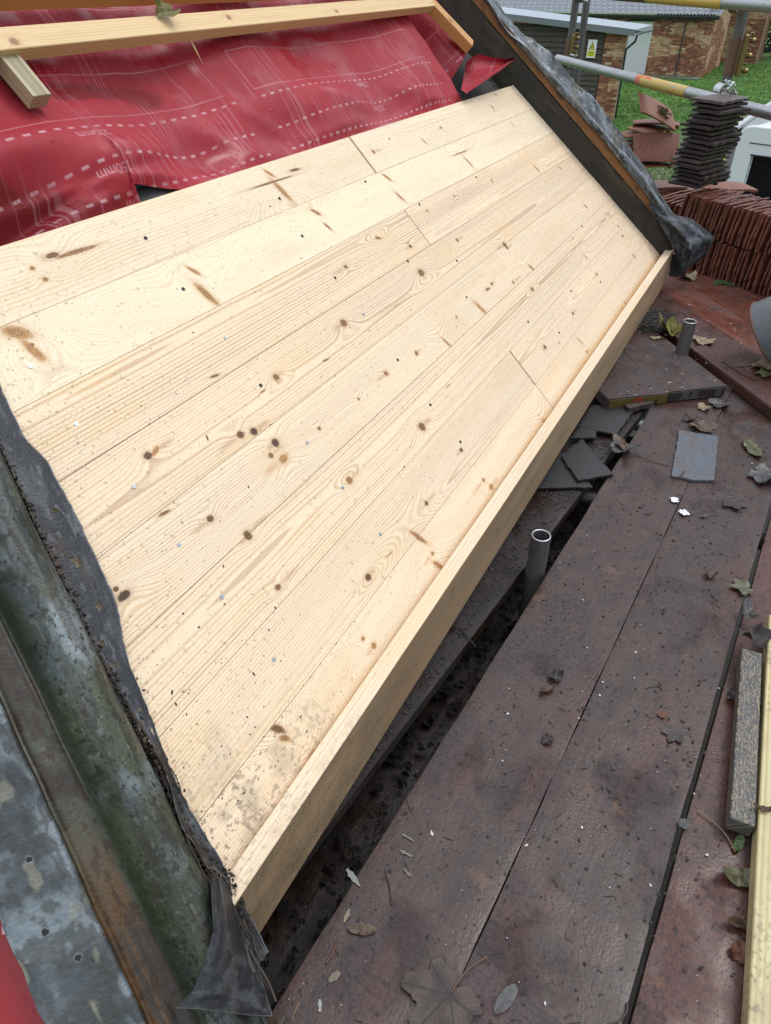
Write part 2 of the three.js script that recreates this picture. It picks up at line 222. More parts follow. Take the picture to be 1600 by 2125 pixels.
{ // the closed deck of the old roof under planks and membrane
  const m = struct('roof_sarking', join([gridGeo(1, 1, (u, v) => { const s = mix(-.505, .40, v), p = S(mix(hipX(s) + .01, 3.5, u), -.026, s); return [p.x, p.y, p.z]; }), gridGeo(1, 1, (u, v) => { const s = mix(-1.6, -.505, v), p = S(mix(hipX(s) + .05, 3.5, u), -.17, s); return [p.x, p.y, p.z]; }), gridGeo(1, 1, (u, v) => { const p = S(mix(hipX(-.505) + .05, 3.5, u), mix(-.17, -.026, v), -.505); return [p.x, p.y, p.z]; })]), std({ color: rgb(.012, .010, .009) })); m.userData.label = 'dark old roof deck under the planks and membrane';
}
// rain standing on the boards
{
  const r = rng(8), g = new THREE.SphereGeometry(1, 10, 5, 0, Math.PI * 2, 0, Math.PI / 2), n = 5600, water = new THREE.MeshPhysicalMaterial({ color: 0xffffff, roughness: 0.03, transmission: 1, thickness: 0.002, ior: 1.33, side: THREE.DoubleSide });
  const im = new THREE.InstancedMesh(g, water, n), M = new THREE.Matrix4(), Q = new THREE.Quaternion();
  for (let i = 0; i < n; i++) { const s = -0.52 + 0.92 * r(), X = hipX(s) + 0.1 + Math.pow(r(), 1.6) * 2.2, R = 0.0008 + 0.0016 * Math.pow(r(), 3); Q.setFromAxisAngle(V(0, 1, 0), r() * 6); M.compose(V(X, 0.0005, s), Q, V(R * (0.8 + 0.5 * r()), R * 0.34, R)); im.setMatrixAt(i, M); }
  im.name = 'raindrops'; im.userData.kind = 'stuff'; im.userData.label = 'beads of rain standing on the pale planks'; shade(im); roof.add(im);
}
// dirt crumbs on the boards, thickest by the near hip
{
  const r = rng(21), g = new THREE.IcosahedronGeometry(1, 0), n = 230, im = new THREE.InstancedMesh(g, std({ color: rgb(.035, .026, .02) }), n), M = new THREE.Matrix4(), Q = new THREE.Quaternion();
  for (let i = 0; i < n; i++) { const near = i < 170; const s = near ? 0.42 - 0.33 * Math.pow(r(), 1.5) : -0.5 + 0.9 * r(), X = near ? hipX(s) + 0.09 + 0.30 * Math.pow(r(), 1.8) : 0.6 + 2.2 * r(), R = 0.0005 + 0.0013 * Math.pow(r(), 3); Q.setFromAxisAngle(V(0, 1, 0), r() * 6); M.compose(V(X, 0.0004, s), Q, V(R * (1 + 3 * r() * r()), R * 0.5, R)); im.setMatrixAt(i, M); }
  im.name = 'dirt_crumbs'; im.userData.kind = 'stuff'; im.userData.label = 'dark crumbs of dirt scattered on the planks'; shade(im); roof.add(im);
}

// ---------------------------------------------------------------- fascia board
{
  const X0 = 0.285, X1 = 3.57, L = X1 - X0, T = 0.033, H = 0.152, o = thing('fascia_board', 'long pine board on edge along the foot of the planked slope', 'fascia board', V((X0 + X1) / 2, CY - 0.985 - H / 2, -0.3725 - T / 2));
  o.rotation.y = -0.0068;
  const knots = [[.42, .10], [.75, .15], [1.02, .12], [1.55, .10], [2.2, .13], [2.9, .11]].map(([u, v], i) => ({ u, v, r: .008 + .002 * (i % 3), dark: .6, kind: 2, asp: .22, a: .1 }));
  const map = woodTex({ L, W: 0.19, nx: 2048, ny: 230, seed: 77, knots, ring: 0.0036, vc: -0.05, depth: 0.02, early: [.70, .575, .42], late: [.44, .29, .17], dirt: (u, v) => ss(.9, .05, u) * (v < 0.034 ? .45 : .5) + (v > .034 ? .05 : .0), tone: (u, v) => (v > .0335 ? mix(.27, .46, fb(u * 4, v * 30, 5, 3)) * (1 + .12 * u) : 1.04) });  // front face browner, with its shade put into the wood colour
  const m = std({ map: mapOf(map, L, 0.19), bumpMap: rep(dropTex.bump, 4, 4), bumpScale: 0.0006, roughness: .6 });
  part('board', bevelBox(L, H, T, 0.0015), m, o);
}

// ---------------------------------------------------------------- near hip: old zinc roll with its nailed wings
const C_HOLE = [.012, .012, .014];
{
  const o = onSlopeGroup(thing('hip_capping', 'old mottled grey zinc capping with rusty channels beside the pale planks', 'hip capping'));
  const T0 = -0.95, T1 = 0.66;
  // cross-section stations: q across the hip (towards the planks), h above the plank plane
  const SEC = [[.070, .004, 0], [.058, .006, .05], [.052, .012, .10], [.055, .026, .17], [.045, .043, .26], [.028, .054, .34], [.010, .052, .42], [-.005, .038, .49], [-.014, .016, .55], [-.018, -.006, .59], [-.028, -.017, .64], [-.040, -.019, .69], [-.053, -.022, .73], [-.062, -.030, .76], [-.070, -.022, .79], [-.10, -.045, .88], [-.150, -.080, 1]];
  const secAt = (w) => { let i = 1; while (i < SEC.length - 1 && SEC[i][2] < w) i++; const a = SEC[i - 1], b = SEC[i], p = SEC[Math.max(0, i - 2)], n = SEC[Math.min(SEC.length - 1, i + 1)], t = clamp((w - a[2]) / (b[2] - a[2])); const cr = (k) => .5 * (2 * a[k] + (b[k] - p[k]) * t + (2 * p[k] - 5 * a[k] + 4 * b[k] - n[k]) * t * t + (3 * a[k] - p[k] - 3 * b[k] + n[k]) * t * t * t); return [cr(0), cr(1)]; };
  const shift = table([[-.9, -.02], [-.3, -.012], [0, -.004], [.15, 0], [.45, .006], [.7, .01]]);
  const edge = table([[-.2, 0], [.03, .002], [.08, -.001], [.15, .004], [.22, .002], [.33, .0], [.45, -.006], [.6, .003]]);
  const f = (a, w) => {
    const t = mix(T0, T1, a); let [q, h] = secAt(w); const end = ss(.345, .425, t);
    q += shift(t) * (w < .62 ? 1 : .5);
    const flat = w < .55 ? .004 + .004 * Math.sin(w * 20) : Math.min(h, 0.0) * 1; h = mix(h, flat, end * (w < .62 ? 1 : 0));
    h += 0.006 * (fb(t * 9, w * 7, 31, 3) - .5) * (w > .76 || end > .5 ? 2.4 : 1.2); h += .0035 * (fb(t * 22, w * 14, 33, 2) - .5); if (w > .76) h += 0.010 * Math.sin(t * 21 + 1) * ss(.76, 1, w) * ss(.15, .4, t) + .004;
    if (w > .98) q += edge(t) + .004 * (vn(t * 40, 1, 4) - .5);
    const X = .335 - .327 * t + q * .945, s = .1 + .945 * t + q * .327;
    return [X, h, s, a, w];
  };
  const TW = 2048, TH = 384, holes = [[.135, .885], [.222, .915], [.268, .875], [.392, .93], [.062, .93], [.455, .9], [-.1, .9], [-.3, .92]].map(([t, w]) => [(t - T0) / (T1 - T0), w]);
  const map = dataTex(TW, TH, (i, j) => {
    const a = (i + .5) / TW, w = (j + .5) / TH, t = mix(T0, T1, a), n1 = fb(t * 14, w * 9, 41, 5), n2 = fb(t * 60, w * 34, 42, 4), n3 = vn(t * 420, w * 130, 43), n4 = fb(t * 5, w * 5, 44, 3), drag = fb(t * 3, w * 60, 45, 3);
    let c = [.085, .10, .105];                                                                   // grey zinc
    if (w < .10) { c = mix3([.030, .022, .017], [.085, .045, .02], ss(.5, .75, n1)); c = mix3(c, [.012, .010, .009], ss(.45, .65, n2)); c = mix3(c, [.13, .11, .09], ss(.72, .82, n3) * .5); }
    else if (w < .60) {
      const green = ss(.38, .62, n1 * .7 + n4 * .3), pale = ss(.52, .70, fb(t * 9 + 5, w * 6 + 3, 46, 4));
      c = mix3([.092, .110, .108], [.080, .088, .052], green * .9); c = mix3(c, [.235, .275, .30], pale * .8); c = mix3(c, [.035, .040, .030], ss(.50, .64, n2) * .7 * ss(.35, .6, fb(t * 22, w * 14, 48, 3))); c = mix3(c, [.25, .26, .24], ss(.72, .78, fb(t * 90, w * 50, 49, 2)) * .4); c = mix3(c, [.022, .024, .018], ss(.66, .74, fb(t * 150, w * 70, 50, 2)) * .8); c = mix3(c, [.05, .04, .028], ss(.58, .68, fb(t * 8, w * 22, 58, 4)) * .6);
      c = mix3(c, [.17, .19, .17], ss(.115, .13, w) * (1 - ss(.155, .185, w)) * .8); c = mix3(c, [.045, .060, .032], ss(.50, .59, w) * .75);
    } else if (w < .775) {
      const rust = ss(.10, .30, t + .12 * (n1 - .5)) * ss(.60, .64, w); c = mix3([.042, .032, .025], [.070, .078, .055], ss(.45, .7, n1)); c = mix3(c, [.115, .058, .022], rust * ss(.30, .60, n1 * .6 + drag * .4)); c = mix3(c, [.20, .10, .03], rust * ss(.55, .7, drag) * .6); c = mix3(c, [.045, .025, .014], ss(.5, .68, n2) * .8); c = mix3(c, [.22, .21, .18], ss(.66, .78, drag) * .4);
    } else {
      const pale = ss(.42, .64, n1), spk = ss(.46, .60, n2); c = mix3([.062, .072, .078], [.20, .235, .26], pale * .85); c = mix3(c, [.048, .048, .044], spk * .7); c = mix3(c, [.26, .25, .19], ss(.62, .74, fb(t * 20 + 3, w * 18, 47, 4)) * .55); c = mix3(c, [.14, .066, .025], Math.exp(-Math.pow((t - .405) / .012, 2)) * ss(.78, .82, w) * (1 - ss(.86, .9, w)) * .95);
    }
    if (t > .44) { const k = ss(.44, .47, t); c = mix3(c, mix3([.075, .05, .022], [.13, .145, .15], ss(.45, .62, n1)), k * .7); }
    c = c.map((x) => x * (.82 + .36 * n3) * (.9 + .2 * n2) * (w < .60 ? mix(.52, .80, ss(.40, .66, fb(t * 5 + 2, w * 7, 57, 4))) : w < .775 ? .8 : mix(.60, 1.0, ss(.36, .64, fb(t * 7 + 4, w * 8, 56, 4)))));
    for (const [ha, hw] of holes) { const e = Math.hypot((a - ha) * 1.61 / .0036, (w - hw) * .37 / .0027) * (.75 + .5 * vn(a * 900, w * 200, 3)); if (e < 1) c = C_HOLE; else if (e < 1.7) c = mix3(c, [.30, .31, .32], .45 * (1.7 - e) / .7); }
    return c;
  });
  const bump = dataTex(1024, 256, (i, j) => .6 * fb(i / 9, j / 9, 51, 4) + .4 * vn(i / 2.2, j / 2.2, 52), false);
  part('zinc_roll', gridGeo(260, 96, f), std({ map, bumpMap: rep(bump, 1.6, 1.2), bumpScale: .0008, roughness: .42, metalness: .25 }), o);

  // dark lead flange lying from the roll's foot out over the planks, perforated by old nails
  const A = table([[-.95, .09], [-.40, .088], [-.345, .106], [-.24, .111], [-.14, .112], [-.02, .091], [.15, .083], [.30, .096], [.40, .101], [.50, .092]]);
  const In = table([[-.95, .046], [-.3, .052], [-.1, .055], [.02, .064], [.07, .068], [.12, .064], [.19, .052], [.24, .060], [.29, .080], [.33, .082], [.40, .062]]);
  const lift = table([[-.95, .010], [.0, .010], [.05, .015], [.12, .035], [.20, .040], [.27, .032], [.33, .025], [.42, .03]]);
  const FT0 = -.95, FT1 = .405, fHole = [[-.275, .55], [-.20, .42], [-.193, .5], [-.125, .55], [-.075, .30], [-.04, .42], [.03, .45], [.065, .62], [.045, .3]];
  const P = (t, q, h) => [.335 - .327 * t + q * .945, h, .1 + .945 * t + q * .327];
  const shp = [];
  const flange = gridGeo(300, 14, (a, w) => { const t = mix(FT0, FT1, a), q0 = In(t), q1 = A(t) + .0016 * (vn(t * 120, 2, 9) - .5), curl = lift(t), q = mix(q0, q1, w), h = mix(curl, .010, ss(0, .75, w)) + .004 * Math.sin(w * 3.1) * (1 + Math.sin(t * 17)) * .5 + .0025 * (fb(t * 30, w * 4, 8, 3) - .5); const p = P(t, q, h); return [...p, a, w]; });
  { const ix = flange.index.array, keep = [], uv = flange.attributes.uv; for (let k = 0; k < ix.length; k += 3) { const m = ((uv.getX(ix[k]) + uv.getX(ix[k + 1]) + uv.getX(ix[k + 2])) / 3), w = (uv.getY(ix[k]) + uv.getY(ix[k + 1]) + uv.getY(ix[k + 2])) / 3, t = mix(FT0, FT1, m); if (!fHole.some(([ht, hw]) => Math.hypot((t - ht) / .0052, (w - hw) * .05 / .0042) < 1)) keep.push(ix[k], ix[k + 1], ix[k + 2]); } flange.setIndex(keep); }
  const leadMap = dataTex(2048, 128, (i, j) => {
    const t = mix(FT0, FT1, i / 2048), w = j / 128, n1 = fb(t * 16, w * 3, 61, 5), n2 = fb(t * 90, w * 9, 62, 3), n3 = vn(t * 500, w * 40, 63);
    let c = mix3([.030, .033, .040], [.075, .082, .092], ss(.5, .72, n1)); c = mix3(c, [.17, .18, .20], ss(.62, .72, fb(t * 50, w * 8, 64, 4)) * .5);
    const rust = Math.exp(-Math.pow((t + .19) / .035, 2)) * ss(.75, .3, w) + Math.exp(-Math.pow((t + .06) / .03, 2)) * ss(.5, .15, w); c = mix3(c, [.085, .040, .015], clamp(rust) * ss(.35, .6, n1)); c = mix3(c, [.05, .032, .02], ss(.16, .0, w) * .8);
    c = mix3(c, [.12, .11, .10], ss(.1, .2, t) * ss(.25, 0, w) * .7); if (w > .955) c = [.15, .155, .165];
    return c.map((x) => x * (.62 + .36 * n3));
  });
  part('lead_flange', flange, std({ map: leadMap, bumpMap: rep(bump, 3, .5), bumpScale: .0012, roughness: .5, metalness: .2 }), o);
  // turned-down lead flap covering the foot of the roll
  const LP = [[436, 1822], [443, 1930], [424, 2000], [400, 2055], [365, 2092]], RP = [[480, 1818], [518, 1945], [536, 2010], [552, 2060], [566, 2109]];
  const on = (p, h) => { const [X, s] = slopeXS(p[0], p[1], h); return [X, h, s]; };
  const pick = (L, v) => { const k = v * (L.length - 1), i = Math.min(L.length - 2, Math.floor(k)), t = k - i; return [mix(L[i][0], L[i + 1][0], t), mix(L[i][1], L[i + 1][1], t)]; };
  const flap = gridGeo(24, 36, (u, v) => { const a = pick(LP, v), b = pick(RP, v), x = mix(a[0], b[0], u), y = mix(a[1], b[1], u) + 10 * v * Math.sin(u * 3.1) * (u - .5); const h = (mix(.074, .018, ss(0, 1, u)) + .012 * Math.sin(u * Math.PI)) * ss(-.25, .22, v) + .014 * Math.exp(-Math.pow((u - .45) / .18, 2)) * ss(0, .25, v) * (1 - .6 * v) + .010 * (fb(u * 7, v * 9, 66, 3) - .5) + .006 * Math.pow(Math.abs(Math.sin(u * 8 + v * 6 + 2 * vn(u * 4, v * 5, 9))), 5) * (1 - v); return [...on([x, y], h), u, v]; });
  const flapMap = dataTex(256, 384, (i, j) => { const u = i / 256, v = j / 384, n = fb(u * 7, v * 9, 67, 5), n2 = vn(u * 90, v * 120, 68); let c = mix3([.026, .028, .032], [.080, .084, .088], ss(.5, .75, n)); c = mix3(c, [.26, .27, .27], ss(.80, .93, u) * (1 - ss(.30, .46, v)) * ss(.12, .2, v) * ss(.4, .55, n)); c = mix3(c, [.06, .042, .03], Math.exp(-Math.pow((u - .45) / .14, 2)) * (1 - ss(.35, .6, v)) * ss(.4, .6, fb(u * 20, v * 24, 69, 3))); if (u > .985 || v > .992) c = [.11, .115, .115]; return c.map((x) => x * (.75 + .5 * n2)); });
  part('lead_flap', flap, std({ map: flapMap, bumpMap: rep(bump, 1, 2), bumpScale: .0012, roughness: .45, metalness: .2 }), o);
  // rotten roots, twigs and dirt packed along the flange
  const r = rng(31), dirtG = new THREE.IcosahedronGeometry(1, 0), N = 1500, im = new THREE.InstancedMesh(dirtG, std({ color: 0xffffff }), N), M = new THREE.Matrix4(), Q = new THREE.Quaternion(), E = new THREE.Euler();
  for (let i = 0; i < N; i++) { const t = -.75 + 1.13 * Math.pow(r(), .6), q = In(t) + (r() + r() - 1) * .012 - .001 + (t > .1 ? .008 * r() : 0), R = .0009 + .0022 * r() * r(), h = .007 + .005 * r() + (t > .1 ? lift(t) * .75 * r() : 0), p = P(t, q, h); E.set(r() * 6, r() * 6, r() * 6); Q.setFromEuler(E); M.compose(V(...p), Q, V(R * (1 + 1.6 * r()), R, R)); im.setMatrixAt(i, M); const g = .010 + .035 * r() * r(); im.setColorAt(i, rgb(g * 1.25, g * .95, g * .75)); }
  im.name = 'packed_dirt'; im.userData.kind = 'stuff'; im.userData.label = 'dark crumbling dirt packed along the lead flange'; shade(im); o.add(im);
  const rootM = [[.035, .026, .021], [.060, .046, .036], [.022, .017, .014]].map((c) => std({ color: rgb(...c), roughness: .7 }));
  for (let i = 0; i < 42; i++) { const t = .08 + .30 * r(), pts = []; let q = In(t) + .012 * (r() - .5), tt = t, h = lift(t) * (.5 + .5 * r()) + .004; for (let k = 0; k < 5; k++) { pts.push(V(...P(tt, q, h))); tt += .012 + .012 * r(); q += (r() - .55) * .009; h += (r() - .45) * .006; } part('root', new THREE.TubeGeometry(new THREE.CatmullRomCurve3(pts), 8, .0007 + .0016 * r() * r(), 5), rootM[i % 3], o); }
}

// ---------------------------------------------------------------- far hip: dark ply upstand, orange batten and dressed lead
const HA = S(3.19, 0, -0.539), HD = V(0.32686, -0.66827, 0.66827), HN = V(-0.89831, 0, 0.43937);   // foot of the upstand, along it, towards the planks
const hp = (t, b, off) => HA.clone().addScaledVector(HD, t).add(V(0, b, 0)).addScaledVector(HN, off);
const vplane = (x, y, off) => onPlane(x, y, HA.clone().addScaledVector(HN, off), HN);
{
  const o = thing('hip_upstand', 'dark weathered board standing along the far edge of the planked slope', 'timber upstand');
  const bar = (t0, t1, b0, b1, o0, o1, nt = 40, wob = .002) => { const g = []; const P = (t, b, f) => { const p = hp(t, b, f); return [p.x, p.y, p.z]; };
    const face = (fn, sc) => g.push(gridGeo(nt, 4, (a, w) => { const t = mix(t0, t1, a); const p = fn(t, w); return [...p, t, w * sc]; }));
    face((t, w) => P(t, mix(b0, b1, w), o0 + wob * (vn(t * 8, w * 3, 3) - .5)), b1 - b0); face((t, w) => P(t, b1, mix(o0, o1, w)), Math.abs(o1 - o0)); face((t, w) => P(t, mix(b0, b1, w), o1), b1 - b0); face((t, w) => P(t, b0, mix(o0, o1, w)), Math.abs(o1 - o0));
    g.push(gridGeo(1, 1, (a, w) => [...P(t1, mix(b0, b1, w), mix(o0, o1, a)), a * .03, w * .1])); return join(g); };
  const ply = dataTex(1024, 128, (i, j) => { const n = fb(i / 40, j / 18, 81, 5), s = fb(i / 120, j / 3, 82, 3), m = fb(i / 90, j / 40, 84, 4); let c = mix3([.016, .0125, .010], [.034, .025, .018], s); c = mix3(c, [.055, .04, .022], ss(.56, .68, m) * .7); c = mix3(c, [.008, .007, .007], ss(.5, .7, n) * .7); return c; });
  part('board', bar(-.95, 1.085, -.06, .106, 0, -.022), std({ map: rep(ply, 1 / 1.2, 1 / .17), roughness: .55, bumpMap: rep(ply, 1 / 1.2, 1 / .17), bumpScale: .002 }), o);
  const orange = dataTex(1024, 64, (i, j) => { const s = fb(i / 150, j / 3, 85, 3), n = fb(i / 30, j / 10, 86, 4), k = Math.exp(-Math.pow(((i % 380) - 200) / 14, 2) - Math.pow((j - 26) / 12, 2)); let c = mix3([.16, .062, .018], [.26, .115, .035], s); c = mix3(c, [.05, .026, .014], ss(.58, .74, n) * .6 + k * .7); return c; });
  const b = onTop(); function onTop() { const q = thing('hip_batten', 'orange stained batten under the lead along the far hip', 'timber batten'); part('batten', bar(-.95, 1.06, .112, .158, -.001, -.046), std({ map: rep(orange, 1 / 1.4, 1 / .05), roughness: .5 }), q); return q; }
}
{
  const o = thing('hip_flashing', 'grey dressed lead flashing with wavy nailed edge over the far hip', 'lead flashing');
  const R2 = table([[-.95, .158], [-.17, .154], [-.04, .134], [.06, .14], [.26, .143], [.42, .151], [.55, .158], [.8, .150], [1.04, .121]]);
  const CR = table([[-.95, .18], [-.15, .167], [-.041, .144], [.072, .167], [.233, .177], [.413, .183], [.577, .187], [.762, .2], [.963, .182], [1.06, .157]]);
  const OL = table([[-.95, .21], [-.104, .197], [-.01, .190], [.04, .192], [.125, .217], [.21, .236], [.29, .24], [.37, .238], [.48, .26], [.57, .258], [.65, .255], [.77, .239], [.87, .243], [.955, .211], [1.05, .193]]);
  const f = (a, w) => {
    const t = mix(-.95, 1.05, a), st = [[0, R2(t), .008], [.30, mix(R2(t), CR(t), .7), .013], [.42, CR(t), .004], [.60, mix(CR(t), OL(t), .5), -.030], [.80, OL(t), -.055], [.86, OL(t) - .006, -.062], [1, .10, -.26]];
    let i = 1; while (i < st.length - 1 && st[i][0] < w) i++; const p = st[i - 1], q = st[i], k = (w - p[0]) / (q[0] - p[0]);
    const n = fb(t * 11, w * 5, 91, 3) - .5, n2 = fb(t * 38, w * 9, 92, 2) - .5; const v = hp(t, mix(p[1], q[1], k) + .004 * n + .0015 * n2 + (Math.abs(w - .8) < .07 ? .004 * (vn(t * 60, 3, 6) - .5) : 0), mix(p[2], q[2], k) + .004 * n + .0015 * n2); return [v.x, v.y, v.z, t, w];
  };
  const holes = []; { const r = rng(17); for (let t = -.3; t < 1.04; t += .055 + .05 * r()) holes.push([t, .70 + .05 * r()]); }
  const leadT = (seed) => (i, j, W = 2048, H = 192) => { const t = mix(-.95, 1.05, i / W), w = j / H, n = fb(t * 12, w * 5, seed, 5), n2 = fb(t * 60, w * 14, seed + 1, 4), n3 = vn(t * 420, w * 60, seed + 2); let c = mix3([.045, .052, .060], [.135, .155, .175], ss(.42, .68, n)); c = mix3(c, [.24, .265, .29], ss(.58, .70, n2) * .65); c = mix3(c, [.024, .026, .028], ss(.55, .70, fb(t * 25 + 9, w * 8, seed + 3, 4)) * .8); if (w < .03) c = [.02, .02, .02]; c = mix3(c, [.34, .37, .40], Math.exp(-Math.pow((w - .42) / .016, 2)) * .75); c = mix3(c, [.10, .085, .05], ss(.62, .72, fb(t * 8 + 4, w * 4, seed + 4, 4)) * .6); for (const [ht, hw] of holes) { if (Math.hypot((t - ht) / .006, (w - hw) * .22 / .006) < 1) c = [.008, .008, .009]; } return c.map((x) => x * (.8 + .4 * n3)); };  // pale line along the crease is its highlight, put into the lead colour
  const lb = dataTex(512, 128, (i, j) => fb(i / 8, j / 8, 95, 4), false);
  const lm = std({ map: rep(dataTex(2048, 192, leadT(93)), .5, 1, .475, 0), bumpMap: rep(lb, 3, 2), bumpScale: .0014, roughness: .36, metalness: .3 });
  part('lead_sheet', gridGeo(220, 40, f), lm, o);
  // loose tail of lead sagging past the foot of the hip
  const rows = [[[1345, 425], [1372, 405]], [[1365, 458], [1398, 444]], [[1384, 490], [1438, 455]], [[1397, 518], [1483, 492]], [[1408, 545], [1466, 530]], [[1414, 570], [1430, 556]]];
  const tail = gridGeo(26, 40, (u, v) => { const k = v * 5, i = Math.min(4, Math.floor(k)), t = k - i, L = [mix(rows[i][0][0], rows[i + 1][0][0], t), mix(rows[i][0][1], rows[i + 1][0][1], t)], R = [mix(rows[i][1][0], rows[i + 1][1][0], t), mix(rows[i][1][1], rows[i + 1][1][1], t)]; const x = mix(L[0], R[0], u), y = mix(L[1], R[1], u); const p = vplane(x, y, .014 + .05 * Math.sin(u * Math.PI) * ss(0, .4, v) - .05 * u + .03 * Math.exp(-Math.pow((u - .42) / .1, 2)) * ss(.1, .4, v) + .03 * (fb(u * 5, v * 6, 97, 3) - .5)); return [p.x, p.y, p.z, u * .3, v]; });
  const tm = dataTex(256, 256, (i, j) => { const n = fb(i / 30, j / 30, 98, 5), n2 = fb(i / 7, j / 7, 99, 3), n3 = vn(i / 1.5, j / 1.5, 100); let c = mix3([.035, .04, .048], [.10, .118, .135], ss(.45, .65, n)); c = mix3(c, [.26, .28, .29], ss(.62, .74, n2) * .45); return c.map((x) => x * (.8 + .4 * n3)); });
  part('lead_tail', tail, std({ map: rep(tm, 1 / .3, 1), bumpMap: rep(lb, 6, 2), bumpScale: .003, roughness: .34, metalness: .3 }), o);
  const under = gridGeo(4, 6, (u, v) => { const p = vplane(mix(mix(1393, 1388, v), mix(1416, 1424, v), u), mix(528, 574, v), -.02 - .05 * u); return [p.x, p.y, p.z, u, v]; });
  part('shaded_underside', under, std({ color: rgb(.02, .021, .023), roughness: .6 }), o);  // dark sheet below the tail, its shadow put into the colour
}

// ---------------------------------------------------------------- red roofing membrane with its printed marks
{
  const MX0 = 0.3, MX1 = 3.16, MS0 = -1.30, MS1 = -0.46, CW = 2048, CH = 600;
  const cv = document.createElement('canvas'); cv.width = CW; cv.height = CH; const g = cv.getContext('2d');
  const PX = (X) => (X - MX0) / (MX1 - MX0) * CW, PY = (s) => (s - MS0) / (MS1 - MS0) * CH, sc = CW / (MX1 - MX0);
  g.fillStyle = '#000'; g.fillRect(0, 0, CW, CH); g.strokeStyle = '#fff'; g.fillStyle = '#fff'; g.lineWidth = 1.6;
  const panel = (a, b, s0, s1, ticks) => { g.globalAlpha = .42; g.strokeRect(PX(a), PY(s0), (b - a) * sc, PY(s1) - PY(s0)); g.globalAlpha = .3; for (const t of ticks) { g.beginPath(); g.moveTo(PX(t), PY(s0)); g.lineTo(PX(t), PY(s1)); g.stroke(); } };
  panel(.50, 1.52, -.810, -.707, [.72, .88, 1.0, 1.115, 1.225, 1.43]); panel(1.633, 2.615, -.812, -.705, [1.78, 1.93, 2.02, 2.17, 2.32, 2.47]); panel(2.72, 3.3, -.812, -.705, [2.86, 3.0]);
  panel(.50, 1.52, -1.06, -.95, [.9, 1.1, 1.3]); panel(1.40, 1.70, -1.0, -.955, [1.5]); panel(1.75, 2.615, -1.06, -.955, [2.0, 2.3]);
  const dashes = (a, b, s, skip) => { for (let X = a; X < b; X += .0335) { if (skip && X > skip[0] && X < skip[1]) continue; g.globalAlpha = .62; g.fillRect(PX(X), PY(s) - 1.9, .0150 * sc, 3.8); } };
  for (const [a, b] of [[.42, 1.53], [1.64, 2.63], [2.74, 3.1]]) { dashes(a, b, -.683); dashes(a, b, -.607); dashes(a, b, -.549); dashes(a, Math.min(b, 1.52), -.522); }
  g.globalAlpha = .62; const word = (t, X, s) => { g.save(); g.translate(PX(X), PY(s)); g.rotate(Math.PI); g.font = '500 17px sans-serif'; g.textAlign = 'center'; g.textBaseline = 'middle'; g.fillText(t, 0, 0); g.restore(); };
  word('225mm', 1.065, -.663); word('150mm', 1.052, -.587); word('100mm', 1.09, -.533); word('225mm', 2.145, -.666); word('150mm', 2.155, -.590); word('100mm', 2.12, -.533);
  const ink = g.getImageData(0, 0, CW, CH).data;
  const G = (X, s, cx, cs, rx, rs) => Math.exp(-Math.pow((X - cx) / rx, 2) - Math.pow((s - cs) / rs, 2));
  const mapM = dataTex(CW, CH, (i, j) => { const n = fb(i / 160, j / 90, 111, 4), weave = .93 + .14 * ((((i >> 0) ^ (j >> 0)) & 1)), wet = fb(i / 10, j / 120, 112, 4), st = ss(.56, .72, wet); let c = mix3([.36, .020, .034], [.25, .010, .019], n); const X = MX0 + (MX1 - MX0) * i / CW, sv = MS0 + (MS1 - MS0) * j / CH, deepRed = clamp(1.5 * G(X, sv, .72, -.575, .20, .075) + 1.0 * G(X, sv, 1.12, -.775, .16, .022) + .8 * G(X, sv, 1.30, -.745, .08, .04) + .7 * G(X, sv, .95, -.535, .14, .03) + .7 * G(X, sv, .95, -.85, .3, .04) + .5 * G(X, sv, 2.92, -.62, .12, .1)); c = mix3(c, [.30, .024, .036], st * .5); c = mix3(c, [.17, .006, .010], ss(.35, .75, deepRed * (.55 + .9 * fb(i / 26, j / 60, 118, 4)))); c = c.map((x) => x * weave); const streak = ss(.70, .82, vn(i / 2.3, j / 260, 113)) * ss(.35, .65, vn(i / 60, j / 60, 114)); c = mix3(c, [.60, .36, .42], streak * .17); const k = ink[(j * CW + i) * 4] / 255; return mix3(c, [.78, .60, .66], k * (.45 + .3 * vn(i / 2, j / 2, 115)) * (.6 + .4 * ss(.3, .6, fb(i / 50, j / 50, 119, 3)))); });  // deeper red patches in the hollow, at the folds and by the batten
  const roughM = dataTex(512, 256, (i, j) => { const w = ss(.48, .66, fb(i / 18, j / 44, 116, 4, 28, 6)); return mix(.60, .24, w) + .08 * vn(i / 2, j / 2, 117, 256, 128); }, false);
  const bumpM = (() => { const r = rng(55), n = 1024, m = 512, h = new Float32Array(n * m); for (let k = 0; k < 900; k++) { const R = 1.3 + 3.4 * Math.pow(r(), 3), cx = r() * n, cy = r() * m, b = Math.ceil(R); for (let y = -b; y <= b; y++) for (let x = -b; x <= b; x++) { const e = Math.hypot(x, y) / R; if (e < 1) h[(((cy + y) | 0) & (m - 1)) * n + (((cx + x) | 0) & (n - 1))] = Math.sqrt(1 - e * e) * R / 5; } } return dataTex(n, m, (i, j) => .16 * (((i ^ j) & 1) ? 1 : 0) + .8 * h[j * n + i], false); })();
  const skin = new THREE.MeshPhysicalMaterial({ map: mapM, roughnessMap: roughM, roughness: 1, bumpMap: rep(bumpM, 3, 2), bumpScale: .0016, side: THREE.DoubleSide, specularIntensity: .7 });
